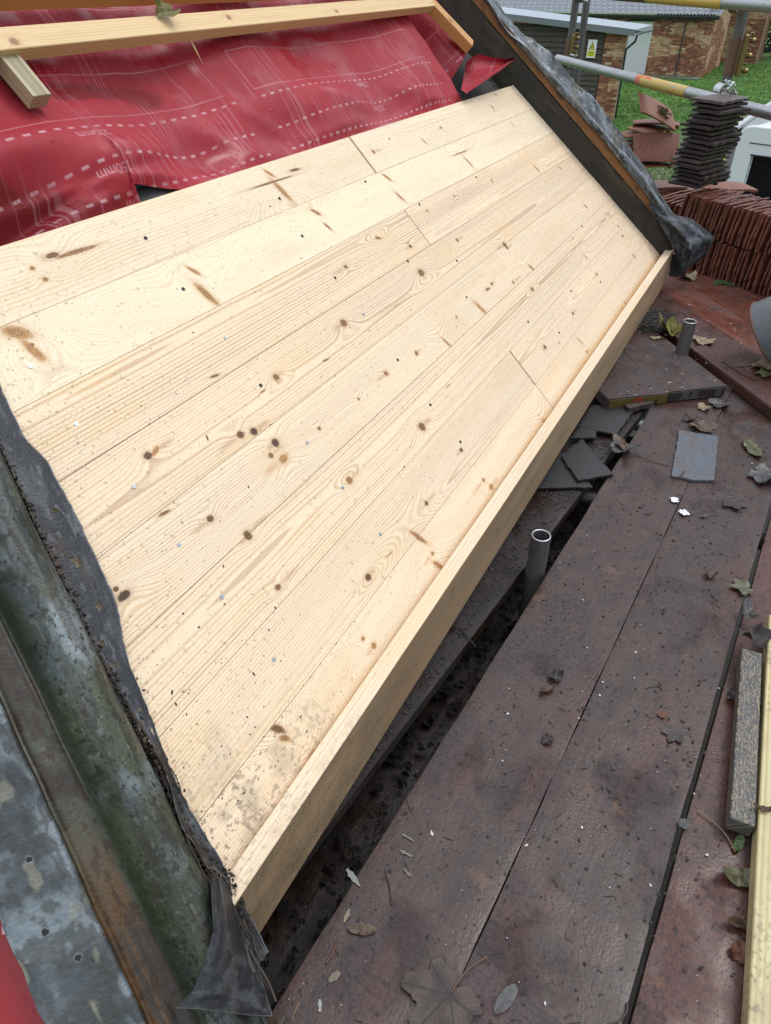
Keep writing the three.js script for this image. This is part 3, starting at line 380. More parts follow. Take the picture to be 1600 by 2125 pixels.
  const H = (X, s) => {
    let h = -.012 + .012 * Math.cos((X - .95) / .82 * 6.283) * ss(-.52, -.7, s) * .8 - .010 * ss(-.75, -.95, s) * 0;
    h += .036 * G(X, s, 1.10, -.62, .12, .045) - .030 * G(X, s, 1.34, -.585, .10, .05) + .022 * G(X, s, .90, -.67, .16, .04) - .075 * G(X, s, .76, -.565, .16, .060) + .030 * G(X, s, .58, -.50, .10, .05) + .035 * G(X, s, .95, -.535, .09, .018) - .02 * G(X, s, 1.62, -.585, .12, .05) + .02 * G(X, s, 1.85, -.64, .2, .06) - .018 * G(X, s, 2.16, -.56, .16, .04) + .016 * G(X, s, 2.4, -.62, .1, .06) - .02 * G(X, s, 1.25, -.78, .2, .04) - .014 * G(X, s, 2.0, -.78, .12, .05);
    h += .014 * (fb(X * 7, s * 8, 121, 3) - .5) + .010 * Math.sin(X * 13 + s * 9) * .5; { const cr = (a, b, w) => { const d = (s - a - b * (X - .8)) / w; return Math.exp(-d * d); }; const m = ss(1.35, .9, X) * ss(-.74, -.62, s); h += m * (.010 * cr(-.545, -.16, .010) - .012 * cr(-.56, -.10, .012) + .009 * cr(-.60, .10, .009)); h += .006 * Math.pow(Math.abs(Math.sin(X * 9 - s * 16 + 3 * vn(X * 3, s * 4, 126))), 6) * ss(-.80, -.6, s); }
    if (X > 2.715) { const k = X - 2.715; h += -.13 * ss(0, .07, k) + .16 * ss(.10, .24, k) - .05 * ss(.26, .42, k) + .02 * (fb(X * 18, s * 10, 122, 3) - .5); }
    const foot = ss(-.565, -.528, s); return mix(h, Math.min(h, -.024), foot);
  };
  const smax = (X) => { let m = -.497; if (X > 1.075 && X < 1.25) m = Math.min(m, mix(-.560, -.526, (X - 1.075) / .175)); if (X > 2.715) m = -.545 - .62 * (X - 2.715); return m; };
  const o = onSlopeGroup(thing('roofing_membrane', 'red roofing membrane printed with white dashes, draped and sagging above the planks', 'membrane'));
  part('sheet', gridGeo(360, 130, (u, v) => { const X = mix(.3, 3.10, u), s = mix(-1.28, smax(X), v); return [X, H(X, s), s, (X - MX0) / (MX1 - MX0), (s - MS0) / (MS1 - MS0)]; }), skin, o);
  // loose flap at the far end, its lower lip curling up
  const top = [[968, 128], [990, 112], [1022, 119], [1050, 122], [1071, 120]], bot = [[957, 186], [968, 194], [1000, 172], [1037, 147], [1071, 121]];
  const pk = (L, v) => { const k = v * (L.length - 1), i = Math.min(L.length - 2, Math.floor(k)), t = k - i; return [mix(L[i][0], L[i + 1][0], t), mix(L[i][1], L[i + 1][1], t)]; };
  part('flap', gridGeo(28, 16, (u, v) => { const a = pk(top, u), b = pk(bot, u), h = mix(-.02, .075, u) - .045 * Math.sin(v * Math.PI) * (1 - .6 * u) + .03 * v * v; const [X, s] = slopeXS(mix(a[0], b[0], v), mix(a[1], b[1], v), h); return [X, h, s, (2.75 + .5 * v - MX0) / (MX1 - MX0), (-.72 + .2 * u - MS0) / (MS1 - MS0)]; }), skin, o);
  const dk = onSlopeGroup(thing('underlay', 'dark grey underlay showing between the red membrane and the planks', 'underlay'));
  part('sheet', gridGeo(60, 10, (u, v) => { const X = mix(1.0, 1.26, u), s = mix(-.60, -.508, v); return [X, -.030 - .05 * ss(-.565, -.60, s) + .004 * Math.sin(X * 40), s, X * 3, s * 3]; }), std({ map: dataTex(128, 128, (i, j) => { const k = .028 + .010 * ((i ^ j) & 1) + .015 * fb(i / 20, j / 20, 5, 3, 6, 6); return [k, k * 1.04, k * 1.1]; }), roughness: .7 }), dk);

  // left facet beyond the near hip: the same membrane, falling away from the hip line
  const hipPt = (t, q) => [.335 - .327 * t + q * .945, .6 * q - .030, .1 + .945 * t + q * .327];
  const NL = V(-.5, Math.SQRT1_2, .5), PL = S(...hipPt(.3, -.2)), lat = S(...hipPt(.3, -.3)).sub(PL).normalize(), hd = S(...hipPt(.4, -.2)).sub(PL).normalize();
  const lm = document.createElement('canvas'); lm.width = 512; lm.height = 1024; const lg = lm.getContext('2d'); lg.fillStyle = '#8a1019'; lg.fillRect(0, 0, 512, 1024); lg.fillStyle = '#e3c6cc';
  const qs = [[20, 1885], [14, 1936]].map(([x, y]) => { const p = onPlane(x, y, PL, lat.clone().cross(hd).normalize()).sub(PL); return [.2 + p.dot(lat) * (1 - 0), .3 + p.dot(hd)]; });   // [distance from hip, along hip]
  for (const [q, t] of qs) for (let k = -2; k < 5; k++) { lg.save(); lg.translate((q - .05) / .8 * 512, (1 - (t + .9) / 2) * 1024); lg.rotate(.35); lg.fillRect(-6 + k * 27, -3, 15, 6); lg.restore(); }
  const lt = new THREE.CanvasTexture(lm); lt.colorSpace = THREE.SRGBColorSpace;
  const lo = thing('roofing_membrane', 'glossy red membrane on the near facet left of the mottled zinc', 'membrane');
  part('sheet', gridGeo(40, 60, (u, v) => { const q = -.07 - .78 * u, tt = -.9 + 2 * v, p = S(...hipPt(tt, q)).addScaledVector(NL, .014 * (fb(q * 9 + 20, tt * 9 + 20, 125, 3) - .5)); return [p.x, p.y, p.z, (-q - .05) / .8, (tt + .9) / 2]; }), new THREE.MeshPhysicalMaterial({ map: lt, roughness: .25, bumpMap: rep(bumpM, 3, 3), bumpScale: .001, side: THREE.DoubleSide }), lo);
}

// ---------------------------------------------------------------- tile battens over the membrane
{
  const base = (seed, warm) => woodTex({ L: 2.4, W: .2, nx: 1024, ny: 128, seed, ring: .006, vc: .08, depth: .012, early: [.66, .47, .25], late: [.46, .27, .11], warm, knots: [[.22, .02, 9], [.62, .03, 10], [.70, .12, 8], [1.25, .02, 9], [1.75, .03, 8], [2.1, .12, 8]].map(([u, v, r], i) => ({ u, v, r: r / 1000, dark: .45, kind: 0, tail: .02 })) });
  const bm = std({ map: mapOf(base(131, .12), 2.4, .2), roughness: .5 }), bo = std({ map: mapOf(base(132, .65), 2.4, .2), color: rgb(.8, .6, .42), roughness: .5 });
  const bat = (name, label, p0, p1, wid, thick, m, grp) => { const a = V(...p0), b = V(...p1), L = a.distanceTo(b), o = thing(name, label, 'roof batten', null, grp); onSlopeGroup(o); part('batten', (() => { const g = bevelBox(L, thick, wid, .0015); const Q = new THREE.Quaternion().setFromUnitVectors(V(1, 0, 0), b.clone().sub(a).normalize()); g.applyQuaternion(Q); g.translate((a.x + b.x) / 2, (a.y + b.y) / 2, (a.z + b.z) / 2); return g; })(), m, o); return o; };
  // the batten's top and front faces, as seen: top edge, arris and foot
  bat('tile_batten', 'long pale square batten with knots lying across the red membrane', [.40, .035, -.827], [2.846, .035, -.872], .044, .030, bm);
  bat('tile_batten', 'orange batten higher up the red membrane, parallel to the pale one', [.40, .035, -.937], [2.90, .035, -.942], .044, .030, bo);
  bat('rafter_batten', 'yellow batten end running down the roof beside the dark upstand', [2.62, .030, -1.35], [2.945, .030, -.69], .046, .036, bo);
  const gm = std({ map: mapOf(woodTex({ L: .5, W: .16, nx: 512, ny: 128, seed: 133, ring: .0065, vc: .02, depth: .03, early: [.42, .36, .23], late: [.17, .125, .07], knots: [{ u: .27, v: .03, r: .006, dark: .95, kind: 0 }] }), .5, .16), roughness: .6 });
  const c = onSlopeGroup(thing('batten_offcut', 'short greenish batten offcut poking out below the pale batten', 'batten offcut'));
  const g = bevelBox(.40, .030, .040, .001); g.rotateY(-Math.PI / 2); g.translate(1.003, .022, -.935); part('offcut', g, gm, c);
  const sp = onSlopeGroup(thing('wood_splinter', 'thin pale wood splinter hanging below the long batten on the membrane', 'splinter'));
  const sa = slopeXS(391, 78, .02), sb = slopeXS(422, 138, .012); const sg = new THREE.ConeGeometry(.0028, .12, 5); const A = V(sa[0], .02, sa[1]), B = V(sb[0], .012, sb[1]); sg.scale(1.6, A.distanceTo(B) / .12, 1); sg.applyQuaternion(new THREE.Quaternion().setFromUnitVectors(V(0, 1, 0), B.clone().sub(A).normalize())); sg.translate((A.x + B.x) / 2, .018, (A.z + B.z) / 2); part('splinter', sg, std({ color: rgb(.55, .36, .18) }), sp);
}

// ---------------------------------------------------------------- ground and scaffold deck
const DECK = -1.19, RAISED = -1.148;                                     // board tops, from the eye
{
  const gt = dataTex(1024, 1024, (i, j) => { const a = fb(i / 40, j / 40, 141, 5, 26, 26), b = fb(i / 6, j / 6, 142, 3, 171, 171), c = fb(i / 150, j / 150, 143, 3, 7, 7); let k = mix3([.050, .135, .016], [.105, .225, .030], b); k = mix3(k, [.095, .135, .035], ss(.5, .75, a) * .7); k = mix3(k, [.05, .085, .022], ss(.5, .7, c) * .6); return k; });
  const g = new THREE.PlaneGeometry(700, 700, 1, 1); g.rotateX(-Math.PI / 2);
  const uv = g.attributes.uv; for (let i = 0; i < uv.count; i++) uv.setXY(i, uv.getX(i) * 700 / 5, uv.getY(i) * 700 / 5);
  const o = struct('lawn', g, std({ map: gt, bumpMap: rep(gt, 1.7, 1.7), bumpScale: .06, roughness: .9 })); o.userData.label = 'wet green lawn around the brick outbuildings'; o.position.y = -0.004;
  { // tufts of longer grass standing over the lawn
    const r = rng(91), bl = []; for (let k = 0; k < 4; k++) { const a = k * 1.7, x = .02 * Math.cos(a), z = .02 * Math.sin(a); bl.push(x - .006, 0, z, x + .006, 0, z, x + .03 * Math.cos(a), .075, z + .03 * Math.sin(a)); }
    const bg = new THREE.BufferGeometry(); bg.setAttribute('position', new THREE.Float32BufferAttribute(bl, 3)); bg.computeVertexNormals();
    const N = 60000, im = new THREE.InstancedMesh(bg, std({ color: 0xffffff, roughness: .7 }), N), M = new THREE.Matrix4(), Q = new THREE.Quaternion();
    for (let i = 0; i < N; i++) { const x = 17 + 35 * r(), z = -8 + 12 * r() * (x / 40), k = .5 + 1.3 * r() * r(); Q.setFromAxisAngle(V(0, 1, 0), r() * 6.28); M.compose(V(x, -.004, z), Q, V(k, k * (.5 + .9 * vn(x * 1.3, z * 1.3, 7)), k)); im.setMatrixAt(i, M); const c = .85 + 1.1 * r(), y = r() < .12 ? 1 : 0; im.setColorAt(i, rgb((.055 + .08 * y) * c, (.14 + .03 * y) * c, .022 * c)); }
    im.name = 'grass_tufts'; im.userData.kind = 'stuff'; im.userData.label = 'tufts of wet grass on the lawn'; shade(im); scene.add(im);
  }
  const mt = dataTex(512, 512, (i, j) => { const a = fb(i / 30, j / 30, 144, 5, 17, 17), b = fb(i / 5, j / 5, 145, 3, 102, 102); let k = mix3([.11, .095, .062], [.20, .18, .14], b); return mix3(k, [.075, .11, .03], ss(.50, .66, a)); });
  const sh = new THREE.Shape(); const pts = []; const r = rng(3); for (let k = 0; k < 40; k++) { const a = k / 40 * 6.283; pts.push(new THREE.Vector2(24.5 + 10 * Math.cos(a) * (1 + .16 * (r() - .5)), 1.0 + 4.6 * Math.sin(a) * (1 + .2 * (r() - .5)))); } sh.setFromPoints(pts);
  const mg = new THREE.ShapeGeometry(sh); mg.rotateX(Math.PI / 2); { const u = mg.attributes.uv, p = mg.attributes.position; for (let i = 0; i < u.count; i++) u.setXY(i, p.getX(i) / 3, p.getZ(i) / 3); }
  const m = struct('gravel_track', mg, std({ map: mt, bumpMap: mt, bumpScale: .03, roughness: .75 })); m.userData.label = 'worn muddy gravel track across the lawn';
  const yard = new THREE.PlaneGeometry(16, 14); yard.rotateX(-Math.PI / 2); { const u = yard.attributes.uv; for (let i = 0; i < u.count; i++) u.setXY(i, u.getX(i) * 8, u.getY(i) * 7); }
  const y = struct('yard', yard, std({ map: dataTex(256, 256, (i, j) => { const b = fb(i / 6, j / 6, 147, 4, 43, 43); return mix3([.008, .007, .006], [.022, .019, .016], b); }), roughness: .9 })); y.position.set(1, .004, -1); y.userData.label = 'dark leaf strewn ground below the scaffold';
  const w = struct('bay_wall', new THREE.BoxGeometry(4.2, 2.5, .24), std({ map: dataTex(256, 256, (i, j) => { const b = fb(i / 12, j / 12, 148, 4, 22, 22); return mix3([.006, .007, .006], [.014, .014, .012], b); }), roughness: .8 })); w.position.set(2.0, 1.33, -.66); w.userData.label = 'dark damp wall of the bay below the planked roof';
}
// wet, red-stained scaffold boards; one metre and a half of surface, repeating
const boardTex = (() => {
  const n = 1536, P = 1.5, u9 = (k) => k / n;
  const val = (i, j) => { const u = i / n, v = j / n; return { a: fb(u * 9, v * 14, 151, 5, 9, 14), b: fb(u * 46, v * 60, 152, 4, 46, 60), c: fb(u * 3, v * 24, 153, 4, 3, 24), s: fb(u * 9, v * 190, 154, 3, 9, 190), f: vn(u * 500, v * 500, 155, 500, 500), p: vn(u * 230, v * 230, 156, 230, 230), q: fb(u * 20, v * 20, 157, 3, 20, 20) }; };
  const colour = (red) => dataTex(n, n, (i, j) => {
    const t = val(i, j); let c = mix3([.036, .0180, .0155], [.070, .034, .027], t.b);
    c = mix3(c, [.044, .038, .044], ss(.47, .64, t.a) * .55); c = mix3(c, [.088, .026, .017], ss(.52 - red * .22, .72 - red * .2, t.c * .55 + t.a * .45 + red * .05) * (.38 + red * .22)); c = mix3(c, [.022, .016, .015], ss(.55, .74, t.q) * .45);
    c = mix3(c, [.13, .070, .034], ss(.70, .78, fb(u9(i) * 24, u9(j) * 14, 160, 4, 24, 14)) * ss(.5, .62, t.b) * .4); c = mix3(c, [.018, .014, .013], ss(.78, .9, t.p) * .6); c = mix3(c, [.011, .009, .009], ss(.70, .80, fb(i / n * 150, j / n * 150, 158, 3, 150, 150)) * .55);
    const g = fb(i / n * 420, j / n * 420, 163, 2, 420, 420), rg = 1 - Math.abs(2 * fb(i / n * 150, j / n * 260, 166, 2, 150, 260) - 1), k = .30 + .24 * t.f + .30 * t.s + .62 * g - .30 * ss(.80, .97, rg) * (.25 + .75 * ss(.35, .65, t.a)) + .08; return c.map((x) => x * k);
  });
  const bump = dataTex(n, n, (i, j) => { const t = val(i, j); return clamp(.22 * t.f + .30 * fb(i / n * 420, j / n * 420, 163, 2, 420, 420) + .28 * t.s + .12 * t.b - .32 * (.2 + .8 * ss(.35, .65, t.a)) * ss(.80, .97, 1 - Math.abs(2 * fb(i / n * 150, j / n * 260, 166, 2, 150, 260) - 1)) + .2 - .2 * ss(.78, .9, t.p)); }, false);
  const rough = dataTex(768, 768, (i, j) => { const t = val(i * 2, j * 2); return clamp(.32 + .32 * ss(.40, .62, t.a) + .20 * (t.b - .5) + .22 * t.c * ss(.5, .7, t.q)); }, false);
  const T = {}; for (const [k, red] of [['brown', 0], ['red', 1]]) T[k] = std({ map: rep(colour(red), 1 / P, 1 / P), bumpMap: rep(bump, 1 / P, 1 / P), bumpScale: .0009, roughnessMap: rep(rough, 1 / P, 1 / P), roughness: 1, metalness: 0 });
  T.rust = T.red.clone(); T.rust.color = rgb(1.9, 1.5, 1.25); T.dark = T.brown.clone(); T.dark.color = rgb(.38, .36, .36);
  return T;
})();
const tex = boardTex;
const band = std({ map: rep(dataTex(256, 64, (i, j) => { const n = fb(i / 20, j / 14, 165, 4, 13, 5); return mix3([.03, .026, .024], [.085, .078, .075], ss(.4, .65, n)); }), 4, 8), metalness: .3, roughness: .5 });
// a board from p to q along its centre line (points on its top), with a pressed steel band round each end
function scaffoldBoard(label, p, q, wid, mat, opt = {}) {
  const a = V(p[0], CY + p[1], p[2]), b = V(q[0], CY + q[1], q[2]), L = a.distanceTo(b), T = opt.t ?? .038, o = thing('scaffold_board', label, 'scaffold board', a.clone().add(b).multiplyScalar(.5));
  orient(o, b.clone().sub(a), V(0, 1, 0));
  const r = rng(Math.round(L * 1000 + p[0] * 777)); const top = gridGeo(Math.ceil(L * 60), 26, (u, v) => { const x = (u - .5) * L, z = (v - .5) * wid, e = Math.min(v, 1 - v) * wid; const y = -.0007 * Math.exp(-e / .003) + .0016 * (fb(x * 9 + opt.s, z * 14, 161, 3) - .5) * 2; return [x, y, z + .0022 * (vn(x * 14, opt.s ?? 0, 5) - .5) * (Math.abs(v - .5) > .49 ? 1 : 0), x + (opt.s ?? 0), z + (opt.s ?? 0) * .37]; });
  const box = bevelBox(L, T - .004, wid, .003, opt.s ?? 0, (opt.s ?? 0) * .7); box.translate(0, -(T + .004) / 2, 0);
  part('board', join([top, box]), mat, o);
  if (opt.band !== false) for (const s of [-1, 1]) { const end = part('end_band', bevelBox(.0022, T - .006, wid * .94, .0006), opt.bandMat && s === opt.bandSide ? opt.bandMat : band, o); end.position.set(s * (L / 2 + .0012), -T / 2 - .001, 0); }
  return o;
}
const line = (x, z, k) => (X) => z + k * (X - x);
{
  const Z = (X, z1, k) => z1 + k * (X - 1);
  scaffoldBoard('wide wet brown board nearest the open gap along the fascia', [-.5, DECK, Z(-.5, -.1715, .064)], [2.66, DECK, Z(2.66, -.1715, .064)], .212, tex.brown, { s: .3 });
  scaffoldBoard('wet brown board between the first and second seams carrying the grey slate', [-.4, DECK - .001, Z(-.4, .0475, .064)], [2.75, DECK - .001, Z(2.75, .0475, .064)], .221, tex.brown, { s: 1.13 });
  scaffoldBoard('redder wet board beneath the speckled timber strip', [-.3, DECK - .004, Z(-.3, .281, .064)], [2.9, DECK - .004, Z(2.9, .281, .064)], .222, tex.red, { s: 2.31 });
  scaffoldBoard('outermost wet board below the pale timber at the frame edge', [-.3, DECK - .002, Z(-.3, .509, .064)], [2.9, DECK - .002, Z(2.9, .509, .064)], .222, tex.brown, { s: 3.7 });
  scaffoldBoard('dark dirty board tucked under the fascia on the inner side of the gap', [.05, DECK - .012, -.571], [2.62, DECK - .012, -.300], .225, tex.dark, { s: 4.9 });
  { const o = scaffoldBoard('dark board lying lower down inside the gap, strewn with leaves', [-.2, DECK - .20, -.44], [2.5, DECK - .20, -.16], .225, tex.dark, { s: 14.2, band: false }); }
  // the raised return of the platform, turned with the bay
  const e = V(.772, 0, -.636), f = V(.636, 0, .772), R = RAISED;
  const strip = (label, x, z, off, len0, len1, wid, mat, opt) => { const c = V(x, 0, z).addScaledVector(f, off + wid / 2), a = c.clone().addScaledVector(e, len0), b = c.clone().addScaledVector(e, len1); return scaffoldBoard(label, [a.x, R + (opt.dy ?? 0), a.z], [b.x, R + (opt.dy ?? 0), b.z], wid, mat, { t: .040, ...opt }); };
  const hz = (() => { const c = document.createElement('canvas'); c.width = 256; c.height = 32; const g = c.getContext('2d'); g.fillStyle = '#54461a'; g.fillRect(0, 0, 256, 32); g.fillStyle = '#8a2616'; g.fillRect(108, 0, 40, 32); const r = rng(4); for (let k = 0; k < 260; k++) { g.fillStyle = `rgba(25,18,12,${.3 + .4 * r()})`; g.fillRect(r() * 256, r() * 32, 2 + 10 * r() * r(), 1 + 3 * r()); } const t = new THREE.CanvasTexture(c); t.colorSpace = THREE.SRGBColorSpace; t.wrapS = t.wrapT = THREE.RepeatWrapping; t.repeat.set(1 / .21, 1 / .25); return std({ map: t, roughness: .5 }); })();
  strip('short dark board whose yellow painted end carries a red mark', 2.285, -.33, .004, 0, 1.6, .232, tex.brown, { s: .77, bandMat: hz, bandSide: -1 });
  strip('raised dark board ending square beside the small upright tube', 2.435, -.156, .004, 0, .62, .228, tex.brown, { s: 5.3, dy: .001 });
  strip('raised board with dark exposed edge running out of the frame', 2.837, -.123, .004, -.95, 1.5, .216, tex.red, { s: 6.1 });
  strip('reddish board second from the upright tile stack', 2.971, .047, .003, -.85, 1.6, .222, tex.rust, { s: 7.7, dy: -.002 });
  strip('orange red dusty board at the foot of the upright tile stack', 3.355, -.002, -.038, -.95, 1.5, .224, tex.rust, { s: 8.9 });
  strip('board under the standing roof tiles', 3.355, -.002, .190, -.95, 1.5, .224, tex.rust, { s: 9.6 });
  strip('hidden board behind the standing roof tiles', 3.355, -.002, .418, -.95, 1.5, .224, tex.red, { s: 10.6 });
  strip('last board of the tile platform', 3.355, -.002, .646, -.95, 1.5, .224, tex.brown, { s: 11.6 });
  strip('outer board of the tile platform', 3.355, -.002, .874, -.95, 1.5, .224, tex.brown, { s: 12.6 });
}
// ---------------------------------------------------------------- scaffold tubes
const galv = dataTex(256, 256, (i, j) => { const n = fb(i / 14, j / 14, 171, 4, 18, 18), d = vn(i / 2, j / 2, 172, 128, 128); const k = .30 + .22 * n; return mix3([k, k * 1.02, k * 1.06], [.10, .085, .07], ss(.58, .72, n) * .5).map((x) => x * (.85 + .3 * d)); });
const M_TUBE = std({ map: rep(galv, 4, 4), metalness: .75, roughness: .38, bumpMap: rep(galv, 4, 6), bumpScale: .0006 }), M_DULL = std({ map: rep(galv, 4, 4), color: rgb(.34, .31, .30), metalness: .5, roughness: .5 }), M_RUST = std({ map: rep(galv, 4, 4), color: rgb(.42, .22, .15), metalness: .3, roughness: .55 });
const M_BRASS = std({ color: rgb(.23, .17, .07), metalness: .8, roughness: .35 }), M_ZINC = std({ color: rgb(.52, .54, .56), metalness: .9, roughness: .3 }), M_DARK = std({ color: rgb(.055, .05, .045), metalness: .6, roughness: .45 });
const TR = .02415;
{
  const stub = (label, x, z, top, foot) => { const o = thing('scaffold_tube', label, 'scaffold tube', V(x, 0, z)); part('tube', tube(V(0, CY + foot, 0), V(0, CY + top, 0), TR, 32, .0202), M_DULL, o); part('cut_rim', (() => { const g = new THREE.TorusGeometry(.0222, .0019, 8, 32); g.rotateX(Math.PI / 2); g.translate(0, CY + top, 0); return g; })(), M_ZINC, o); return o; };
  stub('open ended grey tube standing up through the gap beside the fascia', 1.380, -.287, -1.086, -3.6);
  stub('short open ended grey tube with a yellow leaf at its foot', 2.800, -.166, -1.022, -3.6);
  let n = 0; for (const [x, l] of [[1.83, 'steel transom tube glinting in the gap below the slate pieces'], [2.36, 'steel transom tube glinting in the far end of the gap']]) { const o = thing('transom_tube', l, 'scaffold tube'); part('tube', tube(V(x, CY - 1.19 - .038 - .030, -.50), V(x + .06, CY - 1.19 - .038 - .030, 1.1), TR, 20, .0202), n++ ? M_TUBE : M_DARK, o); }
  // guard rails and standards
  const rail = (label, a, b, r, bands, ext) => { const o = thing('guard_rail', label, 'guard rail'); const d = b.clone().sub(a); const P = (t) => a.clone().addScaledVector(d, t); part('tube', tube(P(ext[0]), P(ext[1]), r, 24, r * .84), M_TUBE, o); bands.forEach(([t0, t1, m, nm]) => part(nm, tube(P(t0), P(t1), r + .0012, 24, r + .0004), m, o)); return o; };
  const YEL = (() => { const t = dataTex(256, 128, (i, j) => { const n = fb(i / 20, j / 18, 175, 4, 13, 8); let c = mix3([.60, .36, .03], [.52, .40, .15], n); c = mix3(c, [.62, .10, .05], ss(.50, .58, fb(i / 60 + .3, j / 30, 176, 3, 5, 5)) * .9); return mix3(c, [.33, .34, .35], ss(.60, .70, fb(i / 12, j / 14, 177, 4, 22, 10)) * .8); }); return std({ map: t, roughness: .45 }); })();
  const YRED = (() => { const t = dataTex(128, 128, (i, j) => { const n = fb(i / 12, j / 12, 178, 4, 11, 11); return mix3([.60, .34, .03], [.55, .42, .12], n); }); return std({ map: t, roughness: .45 }); })();
  const A = at(1163, 124, 4.75), B = at(1600, 236, 3.28);
  rail('lower galvanised guard rail with worn yellow and red paint band', A, B, .0265, [[.46, .69, YEL, 'paint_band']], [-.02, 1.5]);
  const C = at(1225, -14, 4.6), D = at(1600, 13, 3.3);
  rail('upper guard rail with yellow painted length by the standard', C, D, .0265, [[.40, .80, YRED, 'paint_band'], [.0, .40, M_RUST, 'rusty_length']], [-.1, 1.5]);
  const post = (label, x, y, depth, y0, y1, mats) => { const p = at(x, y, depth); const o = thing('scaffold_standard', label, 'scaffold standard', V(p.x, 0, p.z)); part('tube', tube(V(0, y0, 0), V(0, y1, 0), TR + .001, 24, .0202), M_DULL, o); for (const [a, b, m, nm, rr] of mats) part(nm, tube(V(0, a, 0), V(0, b, 0), rr ?? .030, 24, .026), m, o); return { o, p }; };
  const h = (x, y, depth) => at(x, y, depth).y;
  const s1 = post('brown sleeved standard right of the tile stacks with a brass coupler', 1507, 172, 3.72, .0, 5.2, [[h(1511, 152, 3.72), h(1531, 82, 3.55), M_RUST, 'sleeve', .0305]]);
  post('rusty sleeved standard, first of the pair behind the lead hip', 1180, 118, 5.2, 0, 5.2, [[h(1178, 118, 5.2), h(1189, 82, 5.1), M_RUST, 'sleeve', .030]]);
  post('plain grey standard, second of the pair behind the lead hip', 1203, 110, 5.3, 0, 5.2, []);
  // couplers
  const coupler = (label, pos, axis, m, big = 1) => { const o = thing('scaffold_coupler', label, 'coupler', pos); const q = new THREE.Quaternion().setFromUnitVectors(V(0, 1, 0), axis.clone().normalize()); o.quaternion.copy(q); o.scale.setScalar(big);
    part('collar', join([tube(V(0, -.024, 0), V(0, .024, 0), .034, 20, .0275)]), m, o); part('jaw', bevelBox(.05, .05, .032, .006).translate(.036, 0, .012), m, o); for (const s of [-1, 1]) { const b = part('bolt', join([new THREE.CylinderGeometry(.006, .006, .075, 10).rotateX(Math.PI / 2).translate(.045, s * .014, .02), new THREE.CylinderGeometry(.0115, .0115, .012, 6).rotateX(Math.PI / 2).translate(.045, s * .014, .058)]), M_ZINC, o); } return o; };
  const up = V(0, 1, 0), rd = B.clone().sub(A);
  coupler('zinc coupler clamping the lower rail to the right standard', at(1497, 189, 3.66), rd, M_ZINC, 1.05);
  coupler('dark coupler clamping the lower rail beside the left pair of standards', at(1179, 130, 4.70), rd, M_DARK, 1.0);
  coupler('rusty coupler holding the upper rail on the right standard', at(1531, 10, 3.52), D.clone().sub(C), M_RUST, 1.12);
  coupler('small dark coupler at the top of the left pair of standards', at(1200, -2, 4.9), up, M_DARK, .9);
  // long sleeve couplers: brass coloured plates and bolts up the side of the sleeves
  const sleeve = (label, x, y, depth, len) => { const p = at(x, y, depth), o = thing('sleeve_coupler', label, 'coupler', p); orient(o, RIGHT.clone(), up); part('plate', bevelBox(.022, len, .03, .004), M_BRASS, o); for (let k = -1; k <= 1; k++) { const y0 = k * len * .36; part('bolt', join([new THREE.CylinderGeometry(.0075, .0075, .06, 10).rotateZ(Math.PI / 2).translate(.018, y0, 0), new THREE.CylinderGeometry(.014, .014, .016, 6).rotateZ(Math.PI / 2).translate(.034, y0, 0), new THREE.TorusGeometry(.013, .004, 6, 12).translate(.018, y0 + .02, .01)]), M_BRASS, o); } return o; };
  sleeve('brass sleeve coupler bolted up the right side of the near standard', 1540, 116, 3.60, .18); sleeve('brass sleeve coupler on the rusty left standard', 1187, 98, 5.12, .15);
}

// ---------------------------------------------------------------- clay roof tiles
const tileTex = (seed, A, B, C) => dataTex(256, 256, (i, j) => { const n = fb(i / 40, j / 40, seed, 5), n2 = fb(i / 8, j / 8, seed + 1, 3), f = vn(i / 1.3, j / 1.3, seed + 2); let c = mix3(A, B, n); c = mix3(c, C, ss(.52, .70, n2) * .7); return c.map((x) => x * (.8 + .4 * f)); });
const clayMat = [std({ map: tileTex(201, [.150, .045, .025], [.20, .066, .036], [.085, .030, .02]), roughness: .55 }), std({ map: tileTex(204, [.115, .036, .024], [.165, .052, .032], [.050, .024, .018]), roughness: .5 }), std({ map: tileTex(207, [.20, .068, .034], [.25, .088, .045], [.12, .04, .024]), roughness: .5 })];
const darkTile = [std({ map: tileTex(211, [.026, .016, .015], [.048, .029, .027], [.012, .009, .008]), roughness: .62 }), std({ map: tileTex(214, [.050, .030, .028], [.078, .050, .048], [.10, .085, .075]), roughness: .45 })];
for (const m of [...clayMat, ...darkTile]) { for (const k of ['map']) m[k].repeat.set(1, 1); m.bumpMap = rep(m.map, 1, 1); m.bumpScale = .0025; }
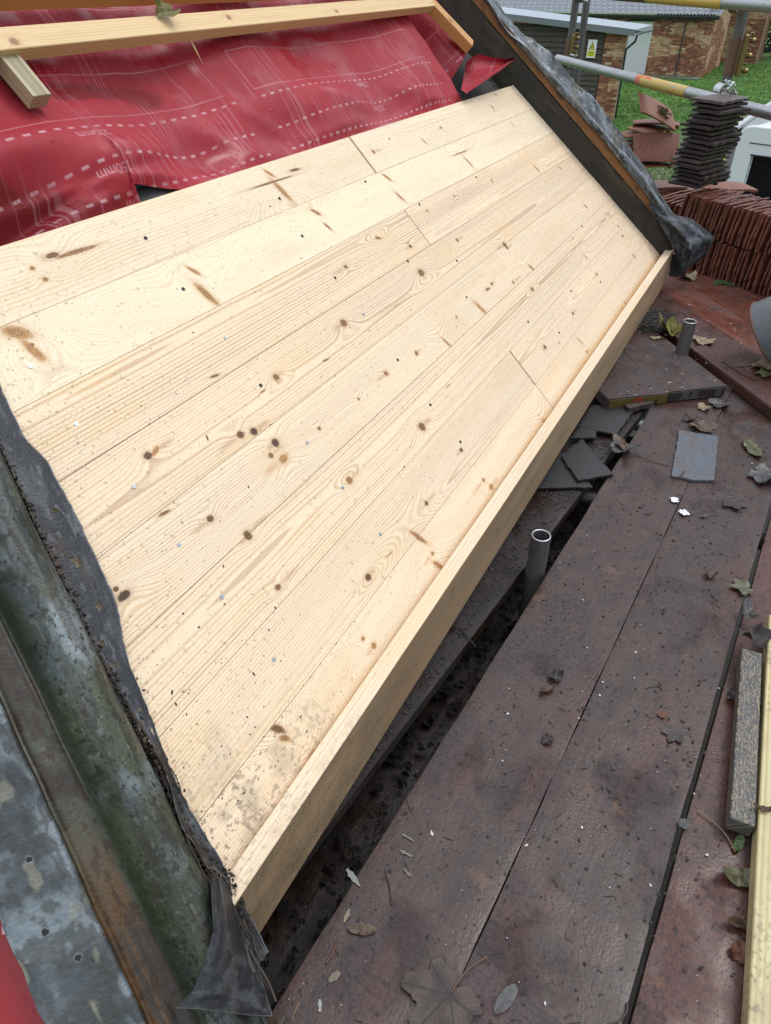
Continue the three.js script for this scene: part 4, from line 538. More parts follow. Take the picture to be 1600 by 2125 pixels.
// a plain clay tile: cambered along its length, two nibs at the head, chipped and uneven edges; length along x, faces up y
function tileGeo(seed, l = .265, w = .165, t = .0125, chip = .004, camber = .010) {
  const r = rng(seed), nu = 14, nv = 9, pos = [], uv = [], idx = [], off = r() * 50;
  const P = (u, v, top) => { const ex = Math.max(0, Math.abs(u - .5) * 2 - .86) / .14, ez = Math.max(0, Math.abs(v - .5) * 2 - .80) / .2; const nib = chip * (vn(u * 9 + off, v * 9, 5) + .6 * vn(u * 30 + off, v * 30, 6) - .5); const x = (u - .5) * l - Math.sign(u - .5) * ex * nib * 1.4, z = (v - .5) * w - Math.sign(v - .5) * ez * nib * 1.4; const y = -camber * Math.pow((u - .5) * 2, 2) - .002 * Math.pow((v - .5) * 2, 2) + (top ? t / 2 : -t / 2) + .0012 * (vn(u * 6 + off, v * 5, top ? 7 : 8) - .5) - (top ? 1 : -1) * .0022 * Math.max(ex > .9 ? 1 : 0, ez > .9 ? 1 : 0); return [x, y, z]; };
  for (const top of [1, 0]) for (let j = 0; j <= nv; j++) for (let i = 0; i <= nu; i++) { pos.push(...P(i / nu, j / nv, top)); uv.push(i / nu + off, j / nv * .62 + off * .3); }
  const n = (nu + 1) * (nv + 1); for (let j = 0; j < nv; j++) for (let i = 0; i < nu; i++) { const a = j * (nu + 1) + i, b = a + 1, c = a + nu + 1, d = c + 1; idx.push(a, c, b, b, c, d, n + a, n + b, n + c, n + b, n + d, n + c); }
  const rim = []; for (let i = 0; i < nu; i++) rim.push(i); for (let j = 0; j < nv; j++) rim.push(j * (nu + 1) + nu); for (let i = nu; i > 0; i--) rim.push(nv * (nu + 1) + i); for (let j = nv; j > 0; j--) rim.push(j * (nu + 1));
  for (let k = 0; k < rim.length; k++) { const a = rim[k], b = rim[(k + 1) % rim.length]; idx.push(a, b, n + a, b, n + b, n + a); }
  let g = new THREE.BufferGeometry(); g.setAttribute('position', new THREE.Float32BufferAttribute(pos, 3)); g.setAttribute('uv', new THREE.Float32BufferAttribute(uv, 2)); g.setIndex(idx);
  g = toCreasedNormals(g.toNonIndexed(), .6);
  const nibs = [-1, 1].map((s) => { const b = bevelBox(.016, .013, .028, .004); b.translate(l / 2 - .012, -.010 - t / 2 - .005, s * .045); return b; });
  return join([g, ...nibs]);
}
const tileVar = [1, 2, 3, 4, 5, 6].map((s) => tileGeo(s * 7)), flatVar = [21, 22, 23, 24].map((s) => tileGeo(s * 5, .252, .160, .0158, .008, .0022)), roughVar = [11, 12, 13, 14].map((s) => tileGeo(s * 5, .265, .165, .0150, .0055));
function placeTile(geo, mat, label, group, pos, xAxis, upAxis) { const o = solo('roof_tile', geo, mat, label, 'roof tile', group); o.position.copy(pos); orient(o, xAxis, upAxis); return o; }
{
  const r = rng(41), base = V(3.895, 0, -.385), row = V(-.54, 0, .842), dep = V(.842, 0, .54), up = V(0, 1, 0);
  // two tiers of tiles standing on their long edges; each tile's flat face looks along the row
  let n = 0;
  for (const [tier, y0, lab, grp] of [[0, RAISED, 'red clay tile standing on edge in the lower tier of the packed row', 'lower tier of standing tiles'], [1, RAISED + .168, 'red clay tile standing on edge in the upper tier of the packed row', 'upper tier of standing tiles']])
    for (let k = 0; k < 36; k++) {
      const d = k * .0225 + (r() - .5) * .005 - (tier ? .03 : .0), lean = (tier ? .10 : .04) + (r() - .5) * .10, push = .012 * (r() - .5) + (r() < .1 ? -.012 : 0), yaw = (r() - .5) * .08;
      const c = base.clone().addScaledVector(row, d).addScaledVector(dep, .1325 + push); c.y = CY + y0 + .0825 + (r() - .5) * .008;
      const x = dep.clone().applyAxisAngle(up, yaw), nrm = row.clone().multiplyScalar(-1).applyAxisAngle(up, yaw).addScaledVector(up, lean).normalize();
      placeTile(roughVar[n % 4], clayMat[r() < .75 ? 1 : 0], `red clay tile on edge, ${nth(k)} from the lead hip in the ${tier ? 'upper' : 'lower'} tier`, grp, c, x, nrm); n++;
    }
  // a second standing row further back, seen end on between the lead and the front row
  for (let k = 0; k < 9; k++) { const c = at(1392 + k * 9.5, 428 + k * 3.2, 4.15 - k * .02); placeTile(roughVar[k % 4], clayMat[k % 2], `red clay tile, ${nth(k)} from the left in the short leaning row behind the lead`, 'short leaning row behind the lead', c, V(.75, .12, .64), V(.55, .22, -.80).addScaledVector(V(1, 0, 0), (r() - .5) * .1)); }
  // loose flat tiles heaped between the two rows
  const heap = [[1478, 448, 3.9], [1482, 432, 3.88], [1480, 414, 3.86], [1486, 398, 3.8], [1510, 386, 3.7], [1470, 463, 3.92]];
  heap.forEach(([x, y, d], k) => placeTile(roughVar[k % 4], clayMat[k === 4 ? 2 : 1], ['second lowest red tile lying flat in the heap beside the standing row', 'third lowest red tile lying flat in the heap beside the standing row', 'second highest red tile lying flat in the heap beside the standing row', 'highest red tile lying flat in the heap beside the standing row', 'bright orange curved tile lying on top under the dark stack', 'lowest red tile lying flat in the heap beside the standing row'][k], k === 4 ? null : 'flat heap beside the standing row', at(x, y, d), V(.80, .02 + .05 * (r() - .5), -.35 + .3 * (r() - .5)).applyAxisAngle(up, k === 4 ? -1.2 : -.9), V(.05 * (r() - .5), 1, .10 * (r() - .5))));
  // tall stack of old dark tiles
  const N = 18; const top = at(1462, 198, 3.36), bot = at(1446, 374, 3.48);
  for (let k = 0; k < N; k++) { const t = k / (N - 1), c = bot.clone().lerp(V(bot.x, top.y, bot.z), t); const ja = k === N - 1 ? 0 : .030; c.x += ja * (r() - .5) * .9; c.z += ja * (r() - .5) * .9; c.addScaledVector(V(.46, 0, .888), .012 * Math.sin(k * .9) * (k < N - 2 ? 1 : .3) + .02 * t); c.y += .003 * (r() - .5);
    const yaw = -.02 + (k === N - 1 ? 0 : .13 * (r() - .5)) + (k > 10 ? .05 : 0); const x = V(.914, 0, .416).applyAxisAngle(up, yaw); placeTile(flatVar[(k * 7 + (k >> 1)) % 4], darkTile[k === N - 1 ? 1 : r() < .75 ? 0 : 1], k === N - 1 ? 'wet dark tile with pale sheen capping the tall dark stack' : `old dark purple brown tile, ${nth(N - 1 - k)} from the top of the tall stack`, k === N - 1 ? null : 'tall stack of dark tiles', c, x, V(.05 * (r() - .5), 1, .05 * (r() - .5) + .02)); }
  // red stack by the hip with a heap of nails on its top tile
  const R0 = at(1358, 400, 4.35); const redTop = []; 
  const redS = [[1345, 338, .3, .1], [1352, 326, -.1, .0], [1350, 312, .2, .1], [1338, 300, -.2, .05], [1350, 288, .5, -.1], [1335, 276, .1, .1], [1352, 264, .7, .16], [1362, 252, -.3, .05]];
  redS.forEach(([x, y, yaw, tilt], k) => placeTile(tileVar[k % 6], clayMat[k % 2 ? 0 : 2], k === 4 ? 'bright orange tile lying below the steep tile in the red stack' : `red tile lying askew, ${nth(k, 'lowest')}${k ? ' from the bottom' : ''} of the low stack beside the lead hip`, k === 4 ? null : 'askew red stack beside the lead hip', at(x, y, 4.2), V(.46, 0, .888).applyAxisAngle(up, yaw), V(tilt * .6, 1, tilt)));
  placeTile(tileVar[1], clayMat[0], 'red tile propped steeply on edge in the low red stack', null, at(1362, 305, 4.1), V(.46, 0, .888), V(-.75, .55, .40));
  const tt = placeTile(tileVar[2], clayMat[2], 'smooth pale red tile carrying a small heap of nails', null, at(1366, 229, 4.05), V(.60, -.40, .70), V(-.42, .85, .30));
  // darker red stack under it, running down behind the lead
  for (let k = 0; k < 15; k++) { const p = at(1372, 372, 4.35); p.y += k * .0165 - .26; p.addScaledVector(RIGHT, .03 * (r() - .5)); placeTile(roughVar[k % 4], clayMat[k % 3 ? 1 : 0], `dark red flat tile, ${nth(k, 'lowest')}${k ? ' from the bottom' : ''} of the squat stack under the askew tiles`, 'squat stack under the askew tiles', p, V(.46, 0, .888).applyAxisAngle(up, .25 + .35 * (r() - .5)), V(.05 * (r() - .5), 1, .05 * (r() - .5))); }
  for (let k = 0; k < 15; k++) { const p = at(1425, 392, 4.5); p.y += k * .0165 - .22; p.addScaledVector(RIGHT, .03 * (r() - .5)); placeTile(roughVar[k % 4], clayMat[k % 3 ? 1 : 0], `dark red flat tile, ${nth(k, 'lowest')}${k ? ' from the bottom' : ''} of the stack behind the tall dark one`, 'stack behind the tall dark one', p, V(.46, 0, .888).applyAxisAngle(up, -.35 + .35 * (r() - .5)), V(.05 * (r() - .5), 1, .05 * (r() - .5))); }
  // nails
  const nails = thing('nail_heap', 'small heap of rusty nails on the smooth red tile', 'nails'); tt.updateMatrixWorld();
  const nm = std({ color: rgb(.13, .09, .05), metalness: .5, roughness: .55 }), ng = join([new THREE.CylinderGeometry(.0017, .0011, .055, 6), new THREE.CylinderGeometry(.0042, .0042, .0013, 8).translate(0, .0275, 0)]);
  for (let k = 0; k < 46; k++) { const a = r() * 6.28, q = Math.sqrt(r()) * .034; const m = part('nail', ng, nm, nails); const p = V(.03 + q * Math.cos(a) * 1.3, .010 + .014 * r() * (1 - q / .04), q * Math.sin(a)); m.position.copy(p.applyMatrix4(tt.matrixWorld)); m.rotation.set(Math.PI / 2 + .5 * (r() - .5), r() * .6, 1.0 + 1.2 * (r() - .5)); }
}
// ---------------------------------------------------------------- grey bucket on its side
{
  const mt = dataTex(256, 256, (i, j) => { const n = fb(i / 24, j / 24, 221, 4, 11, 11), f = vn(i / 1.6, j / 1.6, 222, 160, 160); let c = mix3([.085, .098, .115], [.12, .135, .155], n); return c.map((x) => x * (.85 + .3 * f)); });
  const bm = std({ map: mt, roughness: .42, bumpMap: rep(mt, 3, 3), bumpScale: .001 });
  const m = at(1592, 694, 2.62), o = thing('bucket', 'grey plastic bucket lying on its side on the red boards', 'bucket', m);
  const ax = V(0, .62, 0).addScaledVector(RIGHT, .62).addScaledVector(V(.888, 0, -.46), -.42).normalize(); o.quaternion.setFromUnitVectors(up0(), ax); function up0() { return V(0, 1, 0); }
  o.scale.set(.95, 1, .95); part('shell', new THREE.LatheGeometry([[.132, .0], [.130, .05], [.126, .14], [.119, .26], [.113, .31], [.10, .318], [.0, .318]].map(([a, b]) => new THREE.Vector2(a, b)), 56), bm, o);
  part('inner_wall', new THREE.LatheGeometry([[.128, .002], [.122, .14], [.108, .30], [0, .312]].map(([a, b]) => new THREE.Vector2(a, b)), 56), bm, o);
  { const q = m.clone().addScaledVector(ax, .25), b = solo('wood_block', bevelBox(.11, .166, .11, .003), std({ color: rgb(.16, .10, .06), roughness: .7 }), 'timber block propping up the tilted grey bucket', 'wood block'); b.position.set(q.x, CY + RAISED + .084, q.z); }
  const rim = part('rim', new THREE.TorusGeometry(.1325, .0045, 10, 64).rotateX(Math.PI / 2), std({ color: rgb(.10, .052, .035), roughness: .6 }), o); rim.userData.label = 'brown dirty rim of the bucket';
}
// ---------------------------------------------------------------- slates and other flat pieces
function slab(label, name, cat, px, rel, t, mat, tilt = 0, rough = .004, seed = 1) {              // px: outline as seen, lying at height rel
  const P = px.map(([x, y]) => onY(x, y, rel)), c = P.reduce((a, b) => a.add(b), V(0, 0, 0)).multiplyScalar(1 / P.length), r = rng(seed), out = [];
  for (let i = 0; i < P.length; i++) { const a = P[i], b = P[(i + 1) % P.length]; const n = Math.max(2, Math.round(a.distanceTo(b) / .012)); for (let k = 0; k < n; k++) { const q = a.clone().lerp(b, k / n); out.push(new THREE.Vector2(q.x - c.x + (k ? (r() - .5) * rough : 0), -(q.z - c.z) + (k ? (r() - .5) * rough : 0))); } }
  const g = new THREE.ExtrudeGeometry(new THREE.Shape(out), { depth: t, bevelEnabled: true, bevelThickness: .0012, bevelSize: .0012, bevelSegments: 1, steps: 1 }); g.rotateX(-Math.PI / 2);
  const uv = g.attributes.uv; for (let i = 0; i < uv.count; i++) uv.setXY(i, g.attributes.position.getX(i), g.attributes.position.getZ(i));
  const o = solo(name, g, mat, label, cat); o.position.set(c.x, c.y - t, c.z); o.rotation.x = tilt; return o;
}
const slateTex = dataTex(512, 512, (i, j) => { const n = fb(i / 50, j / 50, 231, 5, 11, 11), s = fb(i / 34, j / 8, 232, 4, 15, 64), f = vn(i / 1.5, j / 1.5, 233, 341, 341); let c = mix3([.052, .060, .074], [.105, .122, .148], s); c = mix3(c, [.095, .060, .048], ss(.56, .70, n) * .6); return c.map((x) => x * (.8 + .4 * f)); });
const M_SLATE = std({ map: rep(slateTex, 5, 5), bumpMap: rep(slateTex, 5, 5), bumpScale: .0035, roughness: .36 });
const felt = dataTex(256, 256, (i, j) => { const n = fb(i / 20, j / 20, 235, 4, 13, 13), f = vn(i / 1.4, j / 1.4, 236, 182, 182); let c = mix3([.009, .009, .010], [.022, .021, .022], n); if (f > .88) c = [.085, .08, .075]; return c; });
const M_FELT = std({ map: rep(felt, 5, 5), bumpMap: rep(felt, 5, 5), bumpScale: .004, roughness: .45 });
slab('blue grey rectangular slate lying alone on the brown boards', 'slate', 'slate', [[1410, 893], [1490, 906], [1482, 996], [1440, 996], [1418, 991], [1394, 988]], DECK + .008, .007, M_SLATE, 0, .003, 3);
slab('broken black slate with pointed corner lying across the gap', 'slate', 'slate', [[1166, 946], [1208, 912], [1272, 984], [1200, 996]], DECK + .010, .007, M_FELT, 0, .005, 4);
slab('large dark square slate by the fascia near the yellow board end', 'slate', 'slate', [[1203, 884], [1228, 842], [1290, 840], [1316, 848], [1296, 878], [1278, 902]], DECK + .006, .006, M_FELT, 0, .004, 5);
slab('narrow dark slate strip with pale edge below the square slate', 'slate', 'slate', [[1186, 908], [1204, 886], [1239, 892], [1236, 908]], DECK + .008, .007, M_FELT, 0, .003, 6);
slab('dark slate under the pointed one, nearest along the inner board', 'slate', 'slate', [[1110, 1012], [1166, 940], [1206, 984], [1230, 1011]], DECK + .0, .006, M_FELT, 0, .004, 7);
slab('small wet wood block wedged below the yellow board end', 'wood_block', 'wood block', [[1296, 840], [1352, 828], [1354, 835], [1306, 847]], DECK + .020, .018, std({ map: rep(felt, 3, 3), color: rgb(2.2, 1.5, 1.2), roughness: .5 }), 0, .002, 8);
// timber offcuts at the right edge of the deck
{
  const sp = dataTex(256, 1024, (i, j) => { const n = fb(i / 7, j / 10, 241, 5, 37, 102), n2 = fb(i / 40, j / 60, 242, 3, 6, 17); let c = mix3([.036, .033, .036], [.062, .062, .072], n2); c = mix3(c, [.24, .20, .125], ss(.52, .60, n) * .8); const k = Math.exp(-Math.pow((i - 120 - (j - 380) * -.35) / 9, 2)) * ss(300, 330, j) * ss(480, 440, j); return mix3(c, [.42, .33, .17], k * .8 * vn(i / 3, j / 20, 243)); });
  const o = thing('timber_strip', 'grey speckled flat timber strip lying on the red board', 'timber strip');
  const a = onY(1561, 1350, -1.150), b = onY(1541, 1706, -1.150), L = a.distanceTo(b), W = .040; o.position.copy(a).add(b).multiplyScalar(.5); orient(o, b.clone().sub(a), V(0, 1, 0));
  const m = std({ map: mapOf(sp.clone(), 1, 1), roughness: .5 }); const g = bevelBox(L, .034, W, .0015); const uv = g.attributes.uv, p = g.attributes.position; for (let i = 0; i < uv.count; i++) uv.setXY(i, (p.getZ(i) + p.getY(i)) / W + .5, p.getX(i) / L + .5); g.translate(0, -.017, 0); part('strip', g, m, o);
  const pm = std({ map: mapOf(woodTex({ L: 1.6, W: .2, nx: 1400, ny: 220, seed: 251, ring: .009, vc: .03, depth: .02, early: [.50, .44, .24], late: [.33, .24, .09], dirt: (u, v) => .55 + .3 * Math.sin(u * 9) }), 1.6, .2), roughness: .5 });
  const q = thing('pale_timber', 'pale greenish yellow timber with dark spots along the frame edge', 'timber');
  const c = onY(1588, 1440, -1.150), d = onY(1552, 2125, -1.150), dir = d.clone().sub(c).normalize(), side = V(-dir.z, 0, dir.x); if (side.dot(RIGHT) < 0) side.negate(); const c2 = c.clone().addScaledVector(dir, -.25), d2 = d.clone().addScaledVector(dir, .35); const L2 = c2.distanceTo(d2);
  q.position.copy(c2).add(d2).multiplyScalar(.5).addScaledVector(side, .048); orient(q, dir, V(0, 1, 0)); const g2 = bevelBox(L2, .036, .096, .002); g2.translate(0, -.018, 0); part('timber', g2, pm, q);
}

// ---------------------------------------------------------------- white canopied vehicle and dark car below the scaffold
{
  const white = new THREE.MeshPhysicalMaterial({ color: rgb(.72, .75, .78), roughness: .25, clearcoat: .6, clearcoatRoughness: .1, side: THREE.DoubleSide }), glass = new THREE.MeshPhysicalMaterial({ color: rgb(.006, .007, .008), roughness: .06, side: THREE.DoubleSide }), blk = std({ color: rgb(.012, .014, .015), roughness: .5 });
  const D = 9.0, c = at(1543, 262, D), roofY = c.y;                            // near top corner of the canopy
  const o = thing('pickup_truck', 'white pickup canopy with a large black side window below the guard rail', 'vehicle', V(c.x, 0, c.z));
  const r2 = V(-.281, 0, .957), back = V(r2.z, 0, -r2.x); if (back.dot(FWD) < 0) back.negate(); orient(o, r2, V(0, 1, 0));
  const zs = Math.sign(V(0, 0, 1).applyQuaternion(o.quaternion).dot(back)), W = 2.6, Dp = 1.65;
  const sh = new THREE.Shape(); const R = .14; sh.moveTo(0, 0); sh.lineTo(0, roofY - R); sh.quadraticCurveTo(0, roofY, R, roofY); sh.lineTo(W - R, roofY); sh.quadraticCurveTo(W, roofY, W, roofY - R); sh.lineTo(W, 0);
  const hole = new THREE.Path(); const wy = roofY - .30; hole.moveTo(.20, .62); hole.lineTo(.20, wy); hole.lineTo(W - .2, wy); hole.lineTo(W - .2, .62); sh.holes.push(hole);
  const face = new THREE.ExtrudeGeometry(sh, { depth: .05, bevelEnabled: true, bevelThickness: .02, bevelSize: .02, bevelSegments: 3 }); if (zs < 0) face.translate(0, 0, -.05);
  part('side_panel', face, white, o);
  const roofG = (() => { const s = new THREE.Shape(); s.moveTo(0, roofY - R); s.quadraticCurveTo(0, roofY, R, roofY); s.lineTo(W - R, roofY); s.quadraticCurveTo(W, roofY, W, roofY - R); s.lineTo(W - .03, roofY - R); s.lineTo(W - .03, roofY - .2); s.lineTo(.03, roofY - .2); const g = new THREE.ExtrudeGeometry(s, { depth: Dp, bevelEnabled: false, curveSegments: 10 }); if (zs < 0) g.translate(0, 0, -Dp); g.translate(0, .004, zs * .06); return g; })();
  part('roof', roofG, white, o);
  part('window', new THREE.PlaneGeometry(W - .36, wy - .58).translate(W / 2, (wy + .62) / 2, zs * .07), glass, o);
  part('window_seal', new THREE.BoxGeometry(W - .38, .016, .02).translate(W / 2, wy - .002, zs * -.022), blk, o);
  part('roof_seam', new THREE.BoxGeometry(W - .15, .010, .012).translate(W / 2 + .06, roofY - .17, zs * -.021), blk, o);
  part('body', new THREE.BoxGeometry(W - .06, .5, Dp - .1).translate(W / 2, .55, zs * (Dp / 2 + .1)), white, o);
  for (const x of [.5, 2.1]) part('wheel', new THREE.CylinderGeometry(.36, .36, .24, 28).rotateX(Math.PI / 2).translate(x, .36, zs * .16), blk, o);
  part('far_panel', new THREE.BoxGeometry(.04, roofY - R - .3, Dp).translate(W - .03, (roofY - R + .3) / 2, zs * (Dp / 2 + .06)), white, o);
  part('near_panel', new THREE.BoxGeometry(.04, roofY - R - .3, Dp).translate(.03, (roofY - R + .3) / 2, zs * (Dp / 2 + .06)), white, o);

  const k = thing('parked_car', 'dark car with a bright silver roof rail beside the white canopy', 'car');
  const a = at(1516, 268, 10.5), b = at(1576, 237, 12.2); k.position.set(a.x, 0, a.z); const dir = b.clone().sub(a).setY(0); orient(k, dir, V(0, 1, 0)); const L = dir.length() * 1.7, y = a.y, sg = Math.sign(V(0, 0, 1).applyQuaternion(k.quaternion).dot(RIGHT));
  const carM = new THREE.MeshPhysicalMaterial({ color: rgb(.010, .014, .014), roughness: .25, clearcoat: 1, side: THREE.DoubleSide });
  const prof = new THREE.Shape(); prof.moveTo(-1.1, .35); prof.lineTo(-1.2, .95); prof.quadraticCurveTo(-.6, 1.02, -.35, 1.08); prof.quadraticCurveTo(.1, y - .02, .5, y - .05); prof.lineTo(L, y - .05); prof.quadraticCurveTo(L + .5, y - .1, L + .6, 1.0); prof.lineTo(L + .6, .35);
  part('body', new THREE.ExtrudeGeometry(prof, { depth: 1.6, bevelEnabled: true, bevelThickness: .06, bevelSize: .05, bevelSegments: 3 }).translate(0, 0, sg > 0 ? .05 : -1.65), carM, k);
  part('roof_rail', new THREE.CapsuleGeometry(.045, L, 6, 14).rotateZ(Math.PI / 2).translate(L / 2, y + .02, sg * .06), std({ color: rgb(.60, .62, .65), metalness: .7, roughness: .3 }), k);
  for (const x of [.25, 1.1, 1.9]) part('roof_clip', new THREE.BoxGeometry(.12, .03, .05).translate(x, y - .01, sg * .40), std({ color: rgb(.6, .6, .6) }), k);
  for (const x of [-.6, L]) part('wheel', new THREE.CylinderGeometry(.33, .33, .22, 24).rotateX(Math.PI / 2).translate(x, .33, sg * .12), blk, k);
  // hazard striped strap hanging on a dark standard by the tiles
  const hz = dataTex(32, 256, (i, j) => (((i + j * 1.1) % 30) < 19 ? [.55, .50, .03] : [.02, .02, .015])), t = thing('hazard_strip', 'yellow and black hazard striped strip hanging behind the dark tile stack', 'hazard tape');
  const P = [[1513, 292], [1506, 318], [1500, 346]].map(([x, y2]) => at(x, y2, 4.4)); part('strip', gridGeo(1, 16, (u, v) => { const q = v < .5 ? P[0].clone().lerp(P[1], v * 2) : P[1].clone().lerp(P[2], v * 2 - 1); q.addScaledVector(RIGHT, (u - .5) * .021); q.addScaledVector(FWD, .004 * Math.sin(u * 3)); return [q.x, q.y, q.z, u, v * 1.0]; }), std({ map: hz, roughness: .5 }), t);
  const knob = thing('yellow_cap', 'small yellow plastic cap beside the dark tile stack', 'cap', at(1504, 279, 4.4)); part('cap', join([new THREE.CylinderGeometry(.017, .019, .02, 12).rotateX(1.1), ...[0, 1, 2, 3, 4, 5].map((i) => new THREE.SphereGeometry(.007, 8, 6).translate(.018 * Math.cos(i * 1.05), .018 * Math.sin(i * 1.05), 0))]), std({ color: rgb(.55, .40, .02), roughness: .5 }), knob);
}

// ---------------------------------------------------------------- brick outbuildings
const BR = [[.30, .115, .055], [.24, .082, .042], [.36, .165, .085], [.17, .062, .036], [.46, .31, .17], [.52, .38, .23], [.38, .20, .10], [.20, .085, .05]];
// bricks laid as real blocks, proud of their mortar: a wall in its own axes, x along, y up, facing +z
function brickWall(o, rects, opt = {}) {
  const r = rng(opt.seed ?? 7), list = []; const cw = .225, ch = .075;
  for (const [x0, x1, y0, y1] of rects) for (let row = 0, y = y0; y < y1 - .01; y += ch, row++) { let x = x0; const flem = row % 2; let k = flem; while (x < x1 - .01) { const w = Math.min((k++ % 2) ? .1125 : cw, x1 - x); list.push([x + w / 2, y + ch / 2, w - .012, Math.min(ch, y1 - y) - .013]); x += w; } }
  const g = new THREE.BoxGeometry(1, 1, 1), im = new THREE.InstancedMesh(g, std({ color: 0xffffff, roughness: .85 }), list.length), M = new THREE.Matrix4();
  list.forEach(([x, y, w, h], i) => { M.makeScale(w, h, .05); M.setPosition(x, y, -.019 + .006 * r()); im.setMatrixAt(i, M); const pale = vn(x * .8 + 3, y * 2, opt.seed ?? 7) > .62 - (opt.pale ?? 0) || r() < .08 + (opt.pale ?? 0); const c = BR[pale ? 4 + Math.floor(r() * 3) : [0, 1, 2, 3, 1, 7][Math.floor(r() * 6)]], k = (.75 + .5 * r()) * (opt.k ?? 1); im.setColorAt(i, rgb(c[0] * k, c[1] * k, c[2] * k)); });
  im.name = 'bricks'; im.userData.kind = 'stuff'; im.userData.label = opt.label ?? 'mixed brown and buff bricks'; shade(im); o.add(im);
  const mortar = []; for (const [x0, x1, y0, y1] of rects) mortar.push(new THREE.BoxGeometry(x1 - x0, y1 - y0, .2).translate((x0 + x1) / 2, (y0 + y1) / 2, -.108)); part('mortar', join(mortar), std({ color: rgb(.40, .35, .27), roughness: .95 }), o);
}
const facing = (o, x, z, yaw = 0) => { o.position.set(x, 0, z); o.rotation.y = -Math.PI / 2 + yaw; return o; };      // wall looking towards the scaffold; its own x runs to the right
{
  const X = 42.7, barn = facing(thing('brick_barn', 'long low brick barn with grey corrugated roof and white door', 'barn'), X, -4.95, 0);       // own x: 0 at the right end, negative to the left
  brickWall(barn, [[-2.67, 0, 0, 2.50], [-10.5, -3.87, 0, 2.45]], { seed: 301, label: 'brown and buff bricks of the barn wall' });
  const white = std({ color: rgb(.60, .64, .64), roughness: .6 });
  const door = part('door', new THREE.BoxGeometry(1.2, 2.16, .06).translate(-3.27, 1.09, -.06), white, barn);
  for (let k = 0; k < 8; k++) { const b = part('board', bevelBox(.144, 2.14, .014, .004), white, door); b.position.set(-3.80 + k * .15, 1.09, -.024); }
  part('lintel', new THREE.BoxGeometry(1.4, .28, .2).translate(-3.27, 2.33, -.10), std({ color: rgb(.06, .05, .04) }), barn);
  const corr = gridGeo(560, 12, (u, v) => { const x = mix(-12.5, .30, u), z = mix(.28, -7.5, v), y = mix(2.52, 4.45, v); return [x, y + .028 * Math.sin(x / .15 * Math.PI * 2), z, x / 2, z / 2]; });
  const rt = dataTex(256, 256, (i, j) => { const n = fb(i / 20, j / 20, 305, 4, 13, 13); return mix3([.10, .115, .14], [.145, .165, .195], n); });
  const roofP = part('roof', corr, std({ map: rt, roughness: .42 }), barn);
  const cap = new THREE.CylinderGeometry(.042, .05, .035, 8), capM = std({ color: rgb(.60, .63, .68), roughness: .4 }), spots = []; for (let j = 0; j < 14; j++) for (let i = 0; i < 42; i++) { const x = -12.3 + i * .30 + (j % 2) * .15, v = (.10 + j * .55) / 7.78; if (x > .2) continue; spots.push([x, mix(2.52, 4.45, v) + .04, mix(.28, -7.5, v)]); }
  const im = new THREE.InstancedMesh(cap, capM, spots.length); spots.forEach((p, i) => im.setMatrixAt(i, new THREE.Matrix4().makeTranslation(...p))); im.name = 'fixing_caps'; im.userData.kind = 'stuff'; im.userData.label = 'pale fixing caps dotted over the corrugated roof'; shade(im); roofP.add(im);
  const gm = std({ color: rgb(.045, .052, .055), roughness: .4 });
  part('gutter', gridGeo(40, 8, (u, v) => { const a = Math.PI * (1 + v); return [mix(-12.5, .28, u), 2.44 + .065 * Math.sin(a), .34 + .065 * Math.cos(a)]; }), gm, barn);
  part('fascia', new THREE.BoxGeometry(12.7, .16, .03).translate(-6.1, 2.40, .24), gm, barn);
  part('soffit', new THREE.BoxGeometry(12.7, .02, .26).translate(-6.1, 2.345, .12), std({ color: rgb(.03, .03, .03) }), barn);
  part('downpipe', join([tube(V(-1.02, 2.42, .34), V(-1.06, 2.30, .30), .035, 12), tube(V(-1.06, 2.30, .30), V(-1.20, 2.08, .07), .035, 12), tube(V(-1.20, 2.10, .07), V(-1.20, .06, .07), .035, 12), new THREE.SphereGeometry(.037, 10, 8).translate(-1.06, 2.30, .30), new THREE.SphereGeometry(.037, 10, 8).translate(-1.20, 2.09, .07)]), std({ color: rgb(.06, .055, .055), roughness: .4 }), barn);
  const gable = new THREE.Group(); gable.name = 'gable_wall'; gable.rotation.y = Math.PI / 2; gable.position.set(.002, 0, 0); barn.add(gable); brickWall(gable, [[.0, 7.2, 0, 2.5], [.3, 7.2, 2.5, 2.95], [2.2, 7.2, 2.95, 3.4]], { seed: 305, label: 'brown bricks of the barn gable' });
  part('hardstanding', new THREE.BoxGeometry(4.4, .05, 1.2).translate(-2.2, .022, .6), std({ color: rgb(.13, .125, .115), roughness: .8 }), barn);

  const far = facing(thing('brick_barn', 'taller buff brick barn end set back beyond the white door', 'barn'), 51.5, -3.25, 0);
  brickWall(far, [[-4.6, 0, 0, 3.45]], { seed: 311, pale: .06, label: 'weathered buff bricks of the far barn end' });
  part('roof', gridGeo(1, 1, (u, v) => [mix(-4.8, .4, u), mix(3.42, 4.9, v), mix(.4, -5, v)]), std({ map: rt, roughness: .45 }), far);
  part('verge_board', (() => { const g = new THREE.BoxGeometry(5.4, .16, .06); g.rotateY(0); g.translate(-2.2, 3.42, .42); return g; })(), std({ color: rgb(.25, .28, .32), roughness: .5 }), far);
  part('back_wall', new THREE.BoxGeometry(.2, 3.3, 4.6).translate(-.11, 1.65, -2.5), std({ color: rgb(.22, .12, .07) }), far);

  // weatherboarded shed with a brick pier
  const SX = 27.6, shed = facing(thing('timber_shed', 'weatherboarded shed with grey flat roof and brick corner pier', 'shed'), SX, -5.68, 0);
  brickWall(shed, [[-.68, 0, 0, 2.44]], { seed: 321, label: 'orange brown bricks of the shed pier' });
